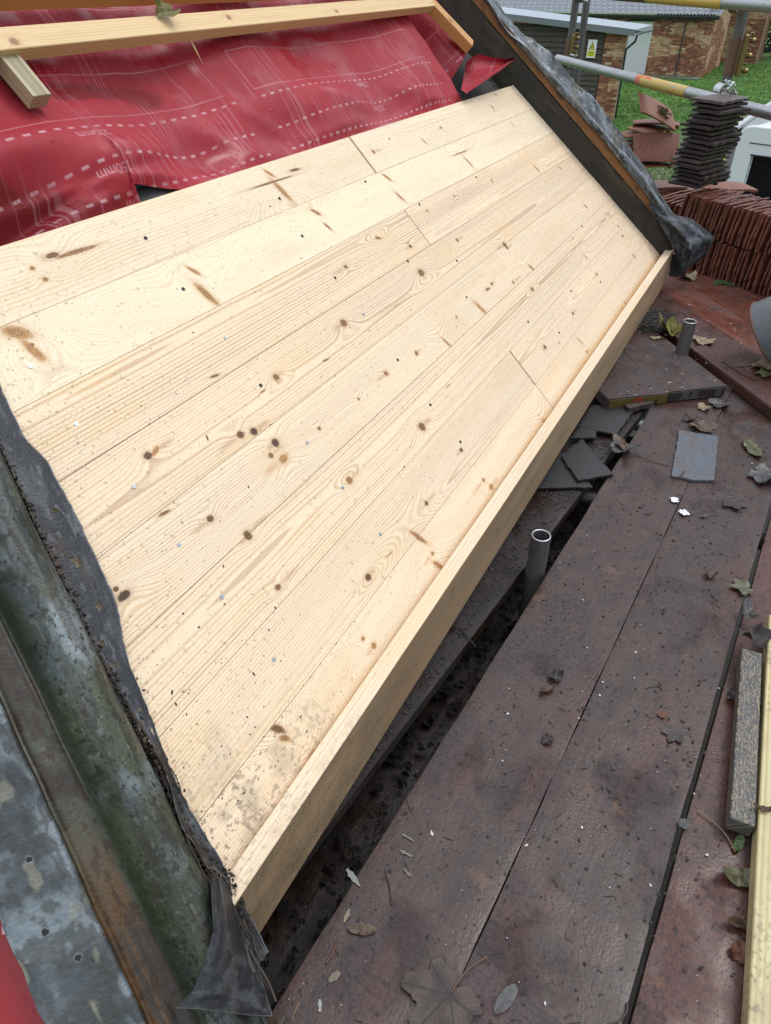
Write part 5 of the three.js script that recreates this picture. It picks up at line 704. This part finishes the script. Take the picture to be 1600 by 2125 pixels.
  const wb = dataTex(512, 128, (i, j) => { const n = fb(i / 60, j / 4, 325, 4, 9, 32), f = fb(i / 12, j / 12, 326, 3, 43, 11); return mix3(mix3([.040, .034, .029], [.105, .090, .076], n), [.035, .032, .03], ss(.5, .7, f) * .6); });
  const wm = std({ map: rep(wb, .5, 1), roughness: .8 }), r = rng(33);
  for (let k = 0; k < 17; k++) { const y = .06 + k * .150, sd = r() * 40; part('weatherboard', gridGeo(60, 3, (u, v) => { const x = mix(-5.2, -.70, u), wave = .022 * (fb(x * 2.2 + sd, 1, 9, 3) - .5); return [x, y + (v < .02 ? wave : v * .175) + (v > .98 ? .004 : 0), -.005 + (v < .34 ? .052 - .01 * v : mix(.045, .0, (v - .34) / .66)), x, v + sd]; }), wm, shed); }
  part('wall_lining', new THREE.BoxGeometry(4.55, 2.5, .05).translate(-2.96, 1.25, -.06), std({ color: rgb(.03, .028, .025) }), shed);
  const grey = std({ color: rgb(.17, .19, .21), roughness: .5 }), top = std({ color: rgb(.30, .36, .43), roughness: .3 });
  const sl = (x) => mix(2.46, 2.80, (-x) / 4.2);
  part('roof', gridGeo(2, 2, (u, v) => { const x = mix(-5.4, .30, u); return [x, sl(x) + .12 + v * .02, mix(.28, -2.4, v)]; }), top, shed);
  part('roof_fascia', gridGeo(2, 2, (u, v) => { const x = mix(-5.4, .28, u); return [x, sl(x) + .115 - v * .17, .275]; }), grey, shed);
  part('roof_slab', gridGeo(2, 1, (u, v) => { const x = mix(-5.4, .30, u); return [x, sl(x) - .05, mix(.27, -2.4, v)]; }), grey, shed);
  part('gutter', join([gridGeo(4, 8, (u, v) => { const a = Math.PI * (1 + v); return [.33 + .06 * Math.cos(a), sl(.3) + .02 + .06 * Math.sin(a), mix(.36, -2.4, u)]; })]), grey, shed);
  part('downpipe', join([tube(V(.33, sl(.3) - .03, .1), V(.30, sl(.3) - .22, .1), .032, 10), tube(V(.30, sl(.3) - .20, .1), V(.05, sl(.3) - .42, .06), .032, 10), tube(V(.05, sl(.3) - .40, .06), V(.05, .05, -.10), .032, 10)]), std({ color: rgb(.02, .022, .022), roughness: .4 }), shed);
  // warning sign on the boards
  const cv = document.createElement('canvas'); cv.width = 160; cv.height = 288; const g = cv.getContext('2d'); g.fillStyle = '#e9eef0'; g.fillRect(0, 0, 160, 288); g.beginPath(); g.moveTo(80, 26); g.lineTo(140, 158); g.lineTo(20, 158); g.closePath(); g.fillStyle = '#15170f'; g.fill(); g.beginPath(); g.moveTo(80, 48); g.lineTo(126, 148); g.lineTo(34, 148); g.closePath(); g.fillStyle = '#d8cf1d'; g.fill(); g.strokeStyle = '#15170f'; g.lineWidth = 8; g.beginPath(); g.moveTo(60, 136); g.lineTo(78, 112); g.lineTo(96, 122); g.moveTo(78, 112); g.lineTo(90, 96); g.moveTo(56, 118); g.lineTo(74, 128); g.stroke(); g.beginPath(); g.arc(94, 92, 7, 0, 7); g.fillStyle = '#15170f'; g.fill(); g.fillStyle = '#c9c92a'; g.fillRect(12, 176, 136, 92); g.fillStyle = '#a5a520'; g.fillRect(26, 196, 108, 14); g.fillRect(30, 220, 100, 14); g.fillRect(36, 244, 88, 12);
  const ct = new THREE.CanvasTexture(cv); ct.colorSpace = THREE.SRGBColorSpace;
  const sg = thing('warning_sign', 'white and yellow triangle warning sign on the dark weatherboards', 'sign', V(SX - .075, 2.0, -6.72)); sg.rotation.y = -Math.PI / 2; sg.rotation.z = 0;
  part('plate', bevelBox(.29, .50, .006, .001), std({ color: rgb(.75, .78, .78) }), sg); part('print', new THREE.PlaneGeometry(.28, .49).translate(0, 0, .0045), std({ map: ct, roughness: .4 }), sg);
}
// hedge and trees beyond the barns
{
  const r = rng(61), leaf = new THREE.BufferGeometry(); leaf.setAttribute('position', new THREE.Float32BufferAttribute([0, 0, -.09, .05, .012, 0, 0, 0, .10, -.05, .012, 0], 3)); leaf.setIndex([0, 2, 1, 0, 3, 2]); leaf.computeVertexNormals();
  const lm = std({ color: 0xffffff, vertexColors: true, roughness: .6 }), bark = std({ color: rgb(.06, .05, .04) });
  const bush = (label, x, z, R, H, n, tone) => { const o = thing('hedge_tree', label, 'tree', V(x, 0, z)); part('trunk', new THREE.CylinderGeometry(.08, .17, H * .7, 8).translate(0, H * .35, 0), bark, o); const LP = [], LC = [], M = new THREE.Matrix4(), Q = new THREE.Quaternion(), E = new THREE.Euler(); const lobes = [...Array(11)].map(() => [(r() - .5) * R * 1.5, H * (.18 + .68 * r()), (r() - .5) * R * 1.5, R * (.35 + .35 * r()), .6 + .8 * r()]); for (let i = 0; i < n; i++) { const L = lobes[Math.floor(r() * 11)], a = r() * 6.28, u = r() * 2 - 1, q = Math.cbrt(.25 + .75 * r()) * L[3], s = Math.sqrt(1 - u * u); E.set(r() * 6, r() * 6, r() * 6); Q.setFromEuler(E); const k = 1 + 1.3 * r(); M.compose(V(L[0] + q * s * Math.cos(a), Math.max(.05, L[1] + q * u), L[2] + q * s * Math.sin(a)), Q, V(k, k, k)); const c = tone * L[4] * (.6 + .7 * r()); for (const [a, b, d] of [[0, 2, 1], [0, 3, 2]]) for (const q2 of [a, b, d]) { const p = V(leaf.attributes.position.getX(q2), leaf.attributes.position.getY(q2), leaf.attributes.position.getZ(q2)).applyMatrix4(M); LP.push(p.x, p.y, p.z); LC.push(.045 * c, .085 * c, .028 * c); } } const g = new THREE.BufferGeometry(); g.setAttribute('position', new THREE.Float32BufferAttribute(LP, 3)); g.setAttribute('color', new THREE.Float32BufferAttribute(LC, 3)); g.computeVertexNormals(); part('crown', g, lm, o); return o; };
  bush('dark green bush at the right beyond the far barn end', 57, -2.7, 1.9, 4.4, 9000, .9); bush('tall dark evergreen behind the far barn end, right of the bush', 63, -1.6, 3.2, 6.5, 9000, .6); bush('low hedge bush out at the right beyond the lawn', 50, 2.6, 1.8, 2.6, 6000, .9);
}

// ---------------------------------------------------------------- leaves, twigs and litter on the deck
const leafTex = (seed, A, B, vein) => dataTex(256, 256, (i, j) => { const x = (i - 128) / 128, y = (j - 128) / 128, a = Math.atan2(x, y), d = Math.hypot(x, y), n = fb(i / 30, j / 30, seed, 4), f = vn(i / 2, j / 2, seed + 1); let v = 0; for (const k of [0, .95, -.95, 1.75, -1.75]) { const q = Math.abs(d * Math.sin(a - k)); if (Math.cos(a - k) > 0) { v = Math.max(v, Math.exp(-q * q / .0006)); const w = Math.abs(((d * Math.cos(a - k) - q * .9) * 9) % 1 - .5) ; v = Math.max(v, .5 * Math.exp(-Math.pow((w) / .07, 2)) * (q < .3 ? 1 : 0)); } } let c = mix3(A, B, ss(.3, .7, n)); c = mix3(c, vein, v * .85); return c.map((t) => t * (.75 + .5 * f)); });
const leafMats = { wet: [[.026, .016, .012], [.060, .038, .028], [.004, .003, .0025]], dark: [[.016, .012, .012], [.036, .027, .026], [.007, .005, .004]], brown: [[.060, .034, .020], [.10, .062, .040], [.03, .017, .011]], tan: [[.22, .17, .105], [.32, .26, .17], [.10, .07, .045]], olive: [[.058, .054, .020], [.095, .10, .055], [.035, .03, .014]], yellow: [[.10, .09, .008], [.17, .15, .02], [.04, .036, .008]], green: [[.03, .07, .022], [.07, .12, .045], [.02, .04, .015]], grey: [[.048, .046, .048], [.080, .078, .080], [.02, .018, .018]], red: [[.12, .045, .03], [.17, .07, .045], [.06, .02, .015]] };
const LM = {}; { let s = 401; for (const [k, [A, B, C]] of Object.entries(leafMats)) { const t = leafTex(s += 5, A, B, C); LM[k] = std({ map: t, bumpMap: t, bumpScale: .006, roughness: k === 'tan' ? .7 : k === 'dark' ? .5 : k === 'wet' ? .55 : .42 }); } }
// outline functions: radius against angle, tip at 0, stalk at pi
const maple = (a) => { const lobes = [[0, 1, .62], [.98, .92, .60], [-.98, .92, .60], [1.92, .62, .55], [-1.92, .62, .55]]; let r = .42; for (const [c, h, w] of lobes) { const d = Math.abs(Math.atan2(Math.sin(a - c), Math.cos(a - c))); r = Math.max(r, .42 + (h - .42) * Math.pow(Math.max(0, 1 - d / w), .75)); } if (Math.abs(a) > 2.8) r *= .45 + .5 * (3.1416 - Math.abs(a)); return r * (.93 + .10 * Math.abs((((a + 9) * 8.2) % 1) - .5) * 2) * 1.12; };
const oval = (a) => .42 / Math.hypot(.42 * Math.cos(a), Math.sin(a)) * (1 + .10 * Math.max(0, Math.cos(a * 1)) ** 30);
const ragged = (a) => .5 + .35 * vn(a * 1.6 + 20, 3, 6) + .25 * vn(a * 5 + 20, 9, 7);
function leafGeo(shape, size, curl, seed, fold = 0) {
  const r = rng(seed), nA = 72, nR = 9, pos = [], uv = [], idx = [], p1 = r() * 6, p2 = r() * 6, tw = (r() - .5);
  for (let k = 0; k <= nR; k++) for (let i = 0; i <= nA; i++) { const a = -Math.PI + i / nA * 2 * Math.PI, q = k / nR, R = shape(a) * (.96 + .08 * vn(a * 7 + 30, seed, 5)) * q, x = R * Math.sin(a), y = R * Math.cos(a); let h = curl * (.55 * R * R * (1 + .8 * Math.sin(2 * a + p1)) + .22 * R * Math.sin(5 * a + p2) * q + .10 * (vn(x * 5 + 10, y * 5 + 10, seed) - .5)); let X = x; if (fold) { h += fold * Math.abs(x) ; X = x * (1 - .35 * fold); } h += .05 * curl * (vn(x * 14 + 20, y * 14 + 20, seed + 1) - .5); pos.push(X * size, (h + tw * x * curl * .5) * size, -y * size); uv.push(.5 + x * .49, .5 + y * .49); }
  for (let k = 0; k < nR; k++) for (let i = 0; i < nA; i++) { const a = k * (nA + 1) + i, b = a + 1, c = a + nA + 1, d = c + 1; if (k) idx.push(a, b, c); idx.push(b, d, c); }
  const g = new THREE.BufferGeometry(); g.setAttribute('position', new THREE.Float32BufferAttribute(pos, 3)); g.setAttribute('uv', new THREE.Float32BufferAttribute(uv, 2)); g.setIndex(idx); g.computeVertexNormals(); let lo = 9; for (let i = 1; i < pos.length; i += 3) lo = Math.min(lo, pos[i]); g.translate(0, -lo, 0); return g;
}
function fallen(label, kind, x, y, size, yaw, mat, curl = .3, rel = DECK, opt = {}) {                 // x, y: where its middle is seen
  const p = onY(x, y, rel), o = thing('fallen_leaf', label, 'leaf', V(p.x, p.y + .0025, p.z)); o.rotation.y = yaw; const seed = Math.round(x * 7 + y);
  part('blade', leafGeo(kind, size, curl, seed, opt.fold ?? 0), LM[mat], o);
  if (opt.stalk) { const s = opt.stalk; part('stalk', new THREE.TubeGeometry(new THREE.CatmullRomCurve3([V(0, .003, size * .05), V(.004, .005, size * .05 + s * .5), V(-.003, .004, size * .05 + s)]), 10, Math.min(.0016, size * .03), 6), std({ color: rgb(.10, .05, .03), roughness: .5 }), o); }
  return o;
}
fallen('big flat wet maple leaf with long stalk at the front of the deck', maple, 932, 2066, .074, 1.20, 'wet', .10, DECK, { stalk: .075 });
fallen('small pale green oval leaf right of the big maple leaf', oval, 1050, 2074, .024, 1.25, 'grey', .12);
fallen('ribbed brown leaf fragment left above the big maple leaf', oval, 752, 1930, .022, .4, 'brown', .3);
fallen('black crumpled leaf over the end of the speckled strip', maple, 1556, 1322, .045, 2.2, 'dark', .75, -1.160, { fold: .25 });
fallen('grey brown leaf arched over the red board edge', oval, 1552, 1275, .032, 1.9, 'grey', .7, -1.172, { fold: .4 });
fallen('olive maple leaf lying on the board seam near the edge', maple, 1546, 1222, .036, .4, 'olive', .25);
fallen('curled brown leaf scrap standing on the red board', ragged, 1474, 1196, .019, 1.0, 'brown', 1.2);
fallen('grey wet maple leaf heaped at the right edge above the seam', maple, 1578, 985, .066, 2.7, 'grey', .38, DECK + .004);
fallen('thin translucent leaf flattened below the heaped maple leaf', maple, 1520, 1043, .042, 2.0, 'dark', .12, DECK + .001);
fallen('small grey pointed leaf right of the foil squares', oval, 1462, 1072, .014, 1.0, 'grey', .3);
fallen('tangled brown leaf heap above the blue slate', maple, 1452, 885, .054, 2.4, 'brown', .35, DECK + .002, { stalk: .06 });
fallen('dark leaf shred left of the tangled heap above the slate', ragged, 1430, 872, .026, .3, 'dark', .8);
fallen('muddy leaf at the notch of the dark raised board', maple, 1496, 840, .045, 1.2, 'grey', .5);
fallen('tan curled leaf below the end of the raised board', ragged, 1460, 848, .026, 2.0, 'tan', .5);
fallen('long dry olive leaf on the red board at the right edge', oval, 1560, 932, .055, 2.0, 'olive', .35);
fallen('brown and grey rolled leaf with long stalk lying over the gap', maple, 1290, 930, .055, 2.2, 'grey', .55, DECK + .006, { stalk: .085 });
fallen('reddish half of a rolled leaf lying at the gap', oval, 1285, 920, .040, 2.1, 'brown', .6, DECK + .012);
fallen('big tan dry leaf leaning right of the small upright tube', maple, 1462, 708, .058, 1.2, 'tan', .35, RAISED);
fallen('bright yellow leaf folded at the foot of the small tube', maple, 1394, 694, .066, -.2, 'yellow', .9, RAISED, { fold: .5 });
fallen('small cream leaf left of the yellow one', oval, 1362, 703, .026, .6, 'tan', .4, RAISED);
fallen('tan torn leaf under the grey bucket', ragged, 1588, 765, .055, .4, 'tan', .5, RAISED);
fallen('green and tan leaf below the bucket at the edge', maple, 1592, 778, .05, 1.4, 'olive', .5, RAISED);
fallen('pale tan leaf on the red boards beside the lead tail', ragged, 1428, 579, .050, .9, 'tan', .5, RAISED);
fallen('green leaf at the foot of the standing tiles', oval, 1500, 588, .052, .9, 'green', .3, RAISED);
fallen('dull green leaf beside the green one under the standing tiles', oval, 1518, 592, .036, .2, 'green', .25, RAISED);
fallen('pale green leaf caught below the lead tail', oval, 1446, 551, .036, .4, 'grey', .3, RAISED);
fallen('brown folded leaf lying near the centre of the front board', oval, 1136, 1434, .020, .9, 'brown', .6, DECK, { fold: .5 });
fallen('tattered black leaf above the brown folded leaf', ragged, 1152, 1408, .018, .5, 'dark', .9);
fallen('tiny dark leaf scrap with hooked stalk below centre', ragged, 1136, 1538, .014, 1.1, 'dark', .8, DECK, { stalk: .02 });
fallen('flattened dark oak leaf on the board right of the seam', maple, 1400, 1522, .026, 1.3, 'dark', .12);
fallen('reddish brown leaf chip on the board right of the seam', ragged, 1374, 1485, .011, .3, 'red', .3);
fallen('red leaf crumpled at the foot of the pale timber', ragged, 1538, 1980, .020, .6, 'red', .5, DECK - .004);
fallen('brown leaf tucked against the pale timber', oval, 1546, 1920, .030, .5, 'brown', .6, DECK - .004, { fold: .3 });
fallen('olive leaf with yellow blotch below the speckled strip', oval, 1542, 1825, .040, .4, 'olive', .5, DECK - .004);
fallen('small bright green leaf at the lower end of the speckled strip', oval, 1532, 1752, .018, 1.4, 'green', .3, DECK - .004);
fallen('dark leaf stuck on the side of the speckled strip', ragged, 1525, 1450, .020, .3, 'dark', .8, DECK + .0);
fallen('grey leaf scrap on the board below the seam knot', ragged, 1418, 1712, .012, .6, 'grey', .3);
fallen('dark leaf caught between the two timbers', oval, 1590, 1465, .022, .3, 'dark', .6, DECK + .02);
fallen('brown curled leaf resting on the pale timber', oval, 1580, 1682, .016, .2, 'brown', .8, -1.15, { fold: .4 });
fallen('tan leaf in the dark gap below the boards', maple, 1010, 1320, .05, 1.0, 'tan', .5, -1.55); fallen('olive leaf deep in the gap near the front', maple, 760, 1700, .06, .2, 'olive', .5, -1.75); fallen('brown leaf deep in the gap, middle one', maple, 905, 1520, .06, 2.2, 'brown', .5, -1.65);
fallen('yellow and black curled leaf lying on the long pale batten', ragged, 336, 27, .030, .3, 'yellow', .9, -1.02 + .62 + .0);
{ const l = scene.children[scene.children.length - 1]; const [X, s] = slopeXS(336, 28, .052); l.position.copy(S(X, .054, s)); l.rotation.set(Math.PI / 4, 0, 0); }

{ // foil squares
  const foil = std({ color: rgb(.75, .77, .80), metalness: 1, roughness: .22 });
  [[[1389, 1032], [1412, 1030], [1411, 1044], [1397, 1046], [1386, 1040], 'crumpled silver foil square left of the board seam'], [[1404, 1066], [1414, 1056], [1434, 1058], [1428, 1072], [1412, 1072], 'crumpled silver foil square on the board seam']].forEach((q, n) => { const lab = q.pop(), P = q.map(([x, y]) => onY(x, y, DECK + .002)), c = P.reduce((a, b) => a.add(b), V(0, 0, 0)).multiplyScalar(.2); const o = thing('foil_square', lab, 'foil', c); const r = rng(n + 5); o.rotation.y = .5 + n * .3; part('foil', gridGeo(14, 14, (u, v) => { const cr = (u < .12 && v < .12) || (u > .88 && v > .9) ? .85 : 1; return [(u - .5) * .024 * cr, .0012 + .0035 * vn(u * 5 + n * 7, v * 5, 9) + .001 * vn(u * 14, v * 14, n), (v - .5) * .021 * cr]; }), foil, o); });
  // short sticks and stalks one can tell apart
  const stick = (label, pts, rad, col, rel = DECK) => { const P = pts.map(([x, y], i) => onY(x, y, rel + rad + .001 * (i % 2))); return solo('twig', new THREE.TubeGeometry(new THREE.CatmullRomCurve3(P), 16, rad, 6), std({ color: rgb(...col), roughness: .55 }), label, 'twig'); };
  stick('straight brown stalk pointing from the rolled leaf to the slate', [[1318, 942], [1350, 955], [1388, 966]], .0016, [.09, .04, .025], DECK + .002);
  stick('black bent nail lying on the lower edge of the blue slate', [[1409, 990], [1416, 984], [1420, 978]], .0015, [.012, .012, .014], DECK + .009);
  stick('long pale stalk by the lower end of the speckled strip', [[1448, 1682], [1480, 1705], [1508, 1735], [1526, 1768]], .0012, [.18, .12, .075]);
  stick('dark curved stalk at the bottom end of the wide seam', [[1302, 2080], [1300, 2100], [1285, 2118], [1262, 2126]], .0017, [.04, .03, .025]);
  stick('thin dark twig on the front board above the flecks of lichen', [[838, 1628], [850, 1680], [856, 1690]], .0008, [.02, .016, .013]);
  stick('dark twig on the front board below the lichen flecks', [[798, 1805], [808, 1840], [813, 1878]], .0011, [.025, .016, .013]);
  stick('dark stick lying on the inner board close to the front', [[954, 1302], [970, 1322], [988, 1342]], .0016, [.015, .013, .012], DECK - .010);
  stick('reddish splinter lying at the front left of the deck', [[702, 1952], [686, 1985], [676, 2000]], .0022, [.085, .035, .020]);
  stick('pale straw at the front corner by the lead flap', [[620, 2080], [612, 2100], [606, 2116]], .0010, [.22, .13, .08]);
  stick('brown twig below the seam on the right board', [[1340, 1428], [1360, 1424], [1374, 1420]], .0008, [.03, .02, .016]);
  stick('thin straw on the front board near the folded leaf', [[1198, 1456], [1216, 1425], [1236, 1398]], .0006, [.20, .14, .09]);
  stick('brown twig crossing the raised board left of the bucket', [[1498, 750], [1520, 763], [1548, 780], [1575, 790]], .0020, [.035, .02, .016], RAISED);
  stick('straight reddish straw in front of the bucket', [[1502, 762], [1540, 760], [1572, 758]], .0014, [.16, .08, .05], RAISED);
  // pale lichen and bark flakes
  const flake = (label, x, y, l, w, yaw, col) => { const p = onY(x, y, DECK), o = solo('bark_flake', (() => { const g = gridGeo(10, 4, (u, v) => { const e = (1 - .55 * Math.pow(Math.abs(u - .5) * 2, 1.6)) * (.55 + .9 * vn(u * 7 + x, 2, 5)); return [(u - .5) * l, .0016 + .0015 * vn(u * 6, v * 3, x | 0), (v - .5) * w * e * (.8 + .4 * vn(u * 9, v, y | 0))]; }); return g; })(), std({ color: rgb(...col), roughness: .8 }), label, 'bark flake'); o.position.set(p.x, p.y, p.z); o.rotation.y = yaw; return o; };
  flake('long pale grey bark flake on the deck edge by the gap', 733, 1822, .036, .009, 1.15, [.20, .21, .19]); flake('pale flake broken in two, upper piece', 848, 1740, .024, .006, 1.5, [.15, .15, .135]); flake('pale flake broken in two, middle piece', 842, 1772, .024, .006, 1.6, [.16, .155, .135]); flake('pale flake broken in two, lowest piece', 845, 1812, .020, .006, 1.2, [.14, .135, .12]); flake('short white flake right of the broken ones', 896, 1730, .011, .004, .7, [.5, .48, .44]); flake('flat straw coloured flake near the ribbed leaf', 720, 1901, .022, .006, .1, [.20, .175, .12]); flake('greyish woody flake left of the big maple leaf', 694, 2028, .020, .010, -.4, [.16, .14, .10]); flake('white flake at the bottom left of the deck', 664, 2088, .016, .006, .6, [.28, .28, .26]);
}
{ // crumbs, needles and white specks too small to tell apart
  const r = rng(71), M = new THREE.Matrix4(), Q = new THREE.Quaternion(), E = new THREE.Euler();
  const scatter = (name, label, geo, n, place, col, size) => { const im = new THREE.InstancedMesh(geo, std({ color: 0xffffff, roughness: /leaves/.test(name) ? 1 : .6 }), n); for (let i = 0; i < n; i++) { const p = place(); const s = size(); E.set((r() - .5) * .5, r() * 6.28, (r() - .5) * .5); Q.setFromEuler(E); M.compose(p, Q, V(...s)); im.setMatrixAt(i, M); const c = col(); im.setColorAt(i, rgb(...c)); } im.name = numbered(name); im.userData.kind = 'stuff'; im.userData.label = label; shade(im); scene.add(im); };
  const deckSpot = () => { const X = .2 + 2.3 * Math.pow(r(), 1.2), v = r(); return V(X, CY + DECK + .0012, -.27 + .064 * (X - 1) + .66 * v); };
  const ico = new THREE.IcosahedronGeometry(1, 0), box = new THREE.BoxGeometry(1, 1, 1);
  scatter('white_specks', 'tiny white mortar specks on the wet boards', ico, 170, deckSpot, () => { const k = .35 + .4 * r(); return [k, k, k * .95]; }, () => { const k = .0006 + .0017 * Math.pow(r(), 3); return [k * (1 + r()), k * .6, k]; });
  scatter('dark_crumbs', 'dark crumbs of soil and moss on the wet boards', ico, 1900, deckSpot, () => { const k = .010 + .02 * r(); return [k * 1.3, k, k * .8]; }, () => { const k = .0007 + .0022 * Math.pow(r(), 2.4); return [k * (1 + r()), k * .6, k]; });
  scatter('needles', 'fine dark needles and stalk bits on the wet boards', box, 420, deckSpot, () => { const k = .014 + .03 * r(); return [k * 1.3, k, k * .8]; }, () => [.006 + .016 * r(), .0008, .0006 + .0007 * r()]);
  scatter('inner_litter', 'dark moss and dirt along the inner board', ico, 1600, () => { const X = .4 + 2.2 * r(); return V(X, CY + DECK - .010, -.50 + .105 * (X - .72) + .105 * r()); }, () => { const k = .008 + .02 * r(); return [k * 1.2, k, k * .8]; }, () => { const k = .001 + .003 * Math.pow(r(), 2.4); return [k * (1 + r()), k * .6, k]; });
  scatter('raised_litter', 'leaf shreds and specks on the raised boards', box, 420, () => { const a = r(), b = r(); return V(2.30 + .77 * a * .8 + .64 * b * .9, CY + RAISED + .002, -.32 - .64 * a * .8 + .77 * b * .9); }, () => (r() < .12 ? [.5, .48, .44] : [.03 + .03 * r(), .022, .016]), () => [.003 + .014 * r() * r(), .001, .0015 + .002 * r()]);
  scatter('moss_clump', 'matted dark moss and twigs by the far end of the fascia', box, 700, () => { const p = onY(1345 + 55 * (r() + r() - 1) + 10, 668 + 26 * (r() + r() - 1), RAISED + .003); p.y += .012 * r(); return p; }, () => { const k = .018 + .035 * r(); return [k * 1.1, k, k * .9]; }, () => [.008 + .03 * r(), .0022, .002 + .002 * r()]);
  scatter('gap_leaves', 'dark wet leaf litter lying on the lower board in the gap', leafGeo(ragged, 1, .5, 77), 900, () => { const X = .1 + 2.3 * r(); return V(X, CY + DECK - .19 + .03 * r(), -.41 + .104 * X + .20 * (r() - .5)); }, () => { const k = r(); return k < .06 ? [.016, .012, .007] : k < .6 ? [.005, .0035, .003] : [.004, .004, .003]; }, () => { const k = .005 + .014 * r() * r(); return [k, k, k * (.4 + .7 * r())]; });
  scatter('yard_leaves', 'fallen leaves on the dark ground under the scaffold', leafGeo(ragged, 1, .4, 78), 700, () => V(-.5 + 5 * r(), .012 + .03 * r(), -.62 + .55 * r()), () => { const k = r(); return k < .4 ? [.06, .045, .022] : k < .7 ? [.035, .022, .014] : [.026, .03, .014]; }, () => { const k = .03 + .05 * r(); return [k, k, k * (.6 + .5 * r())]; });
}

renderer.render(scene, camera);
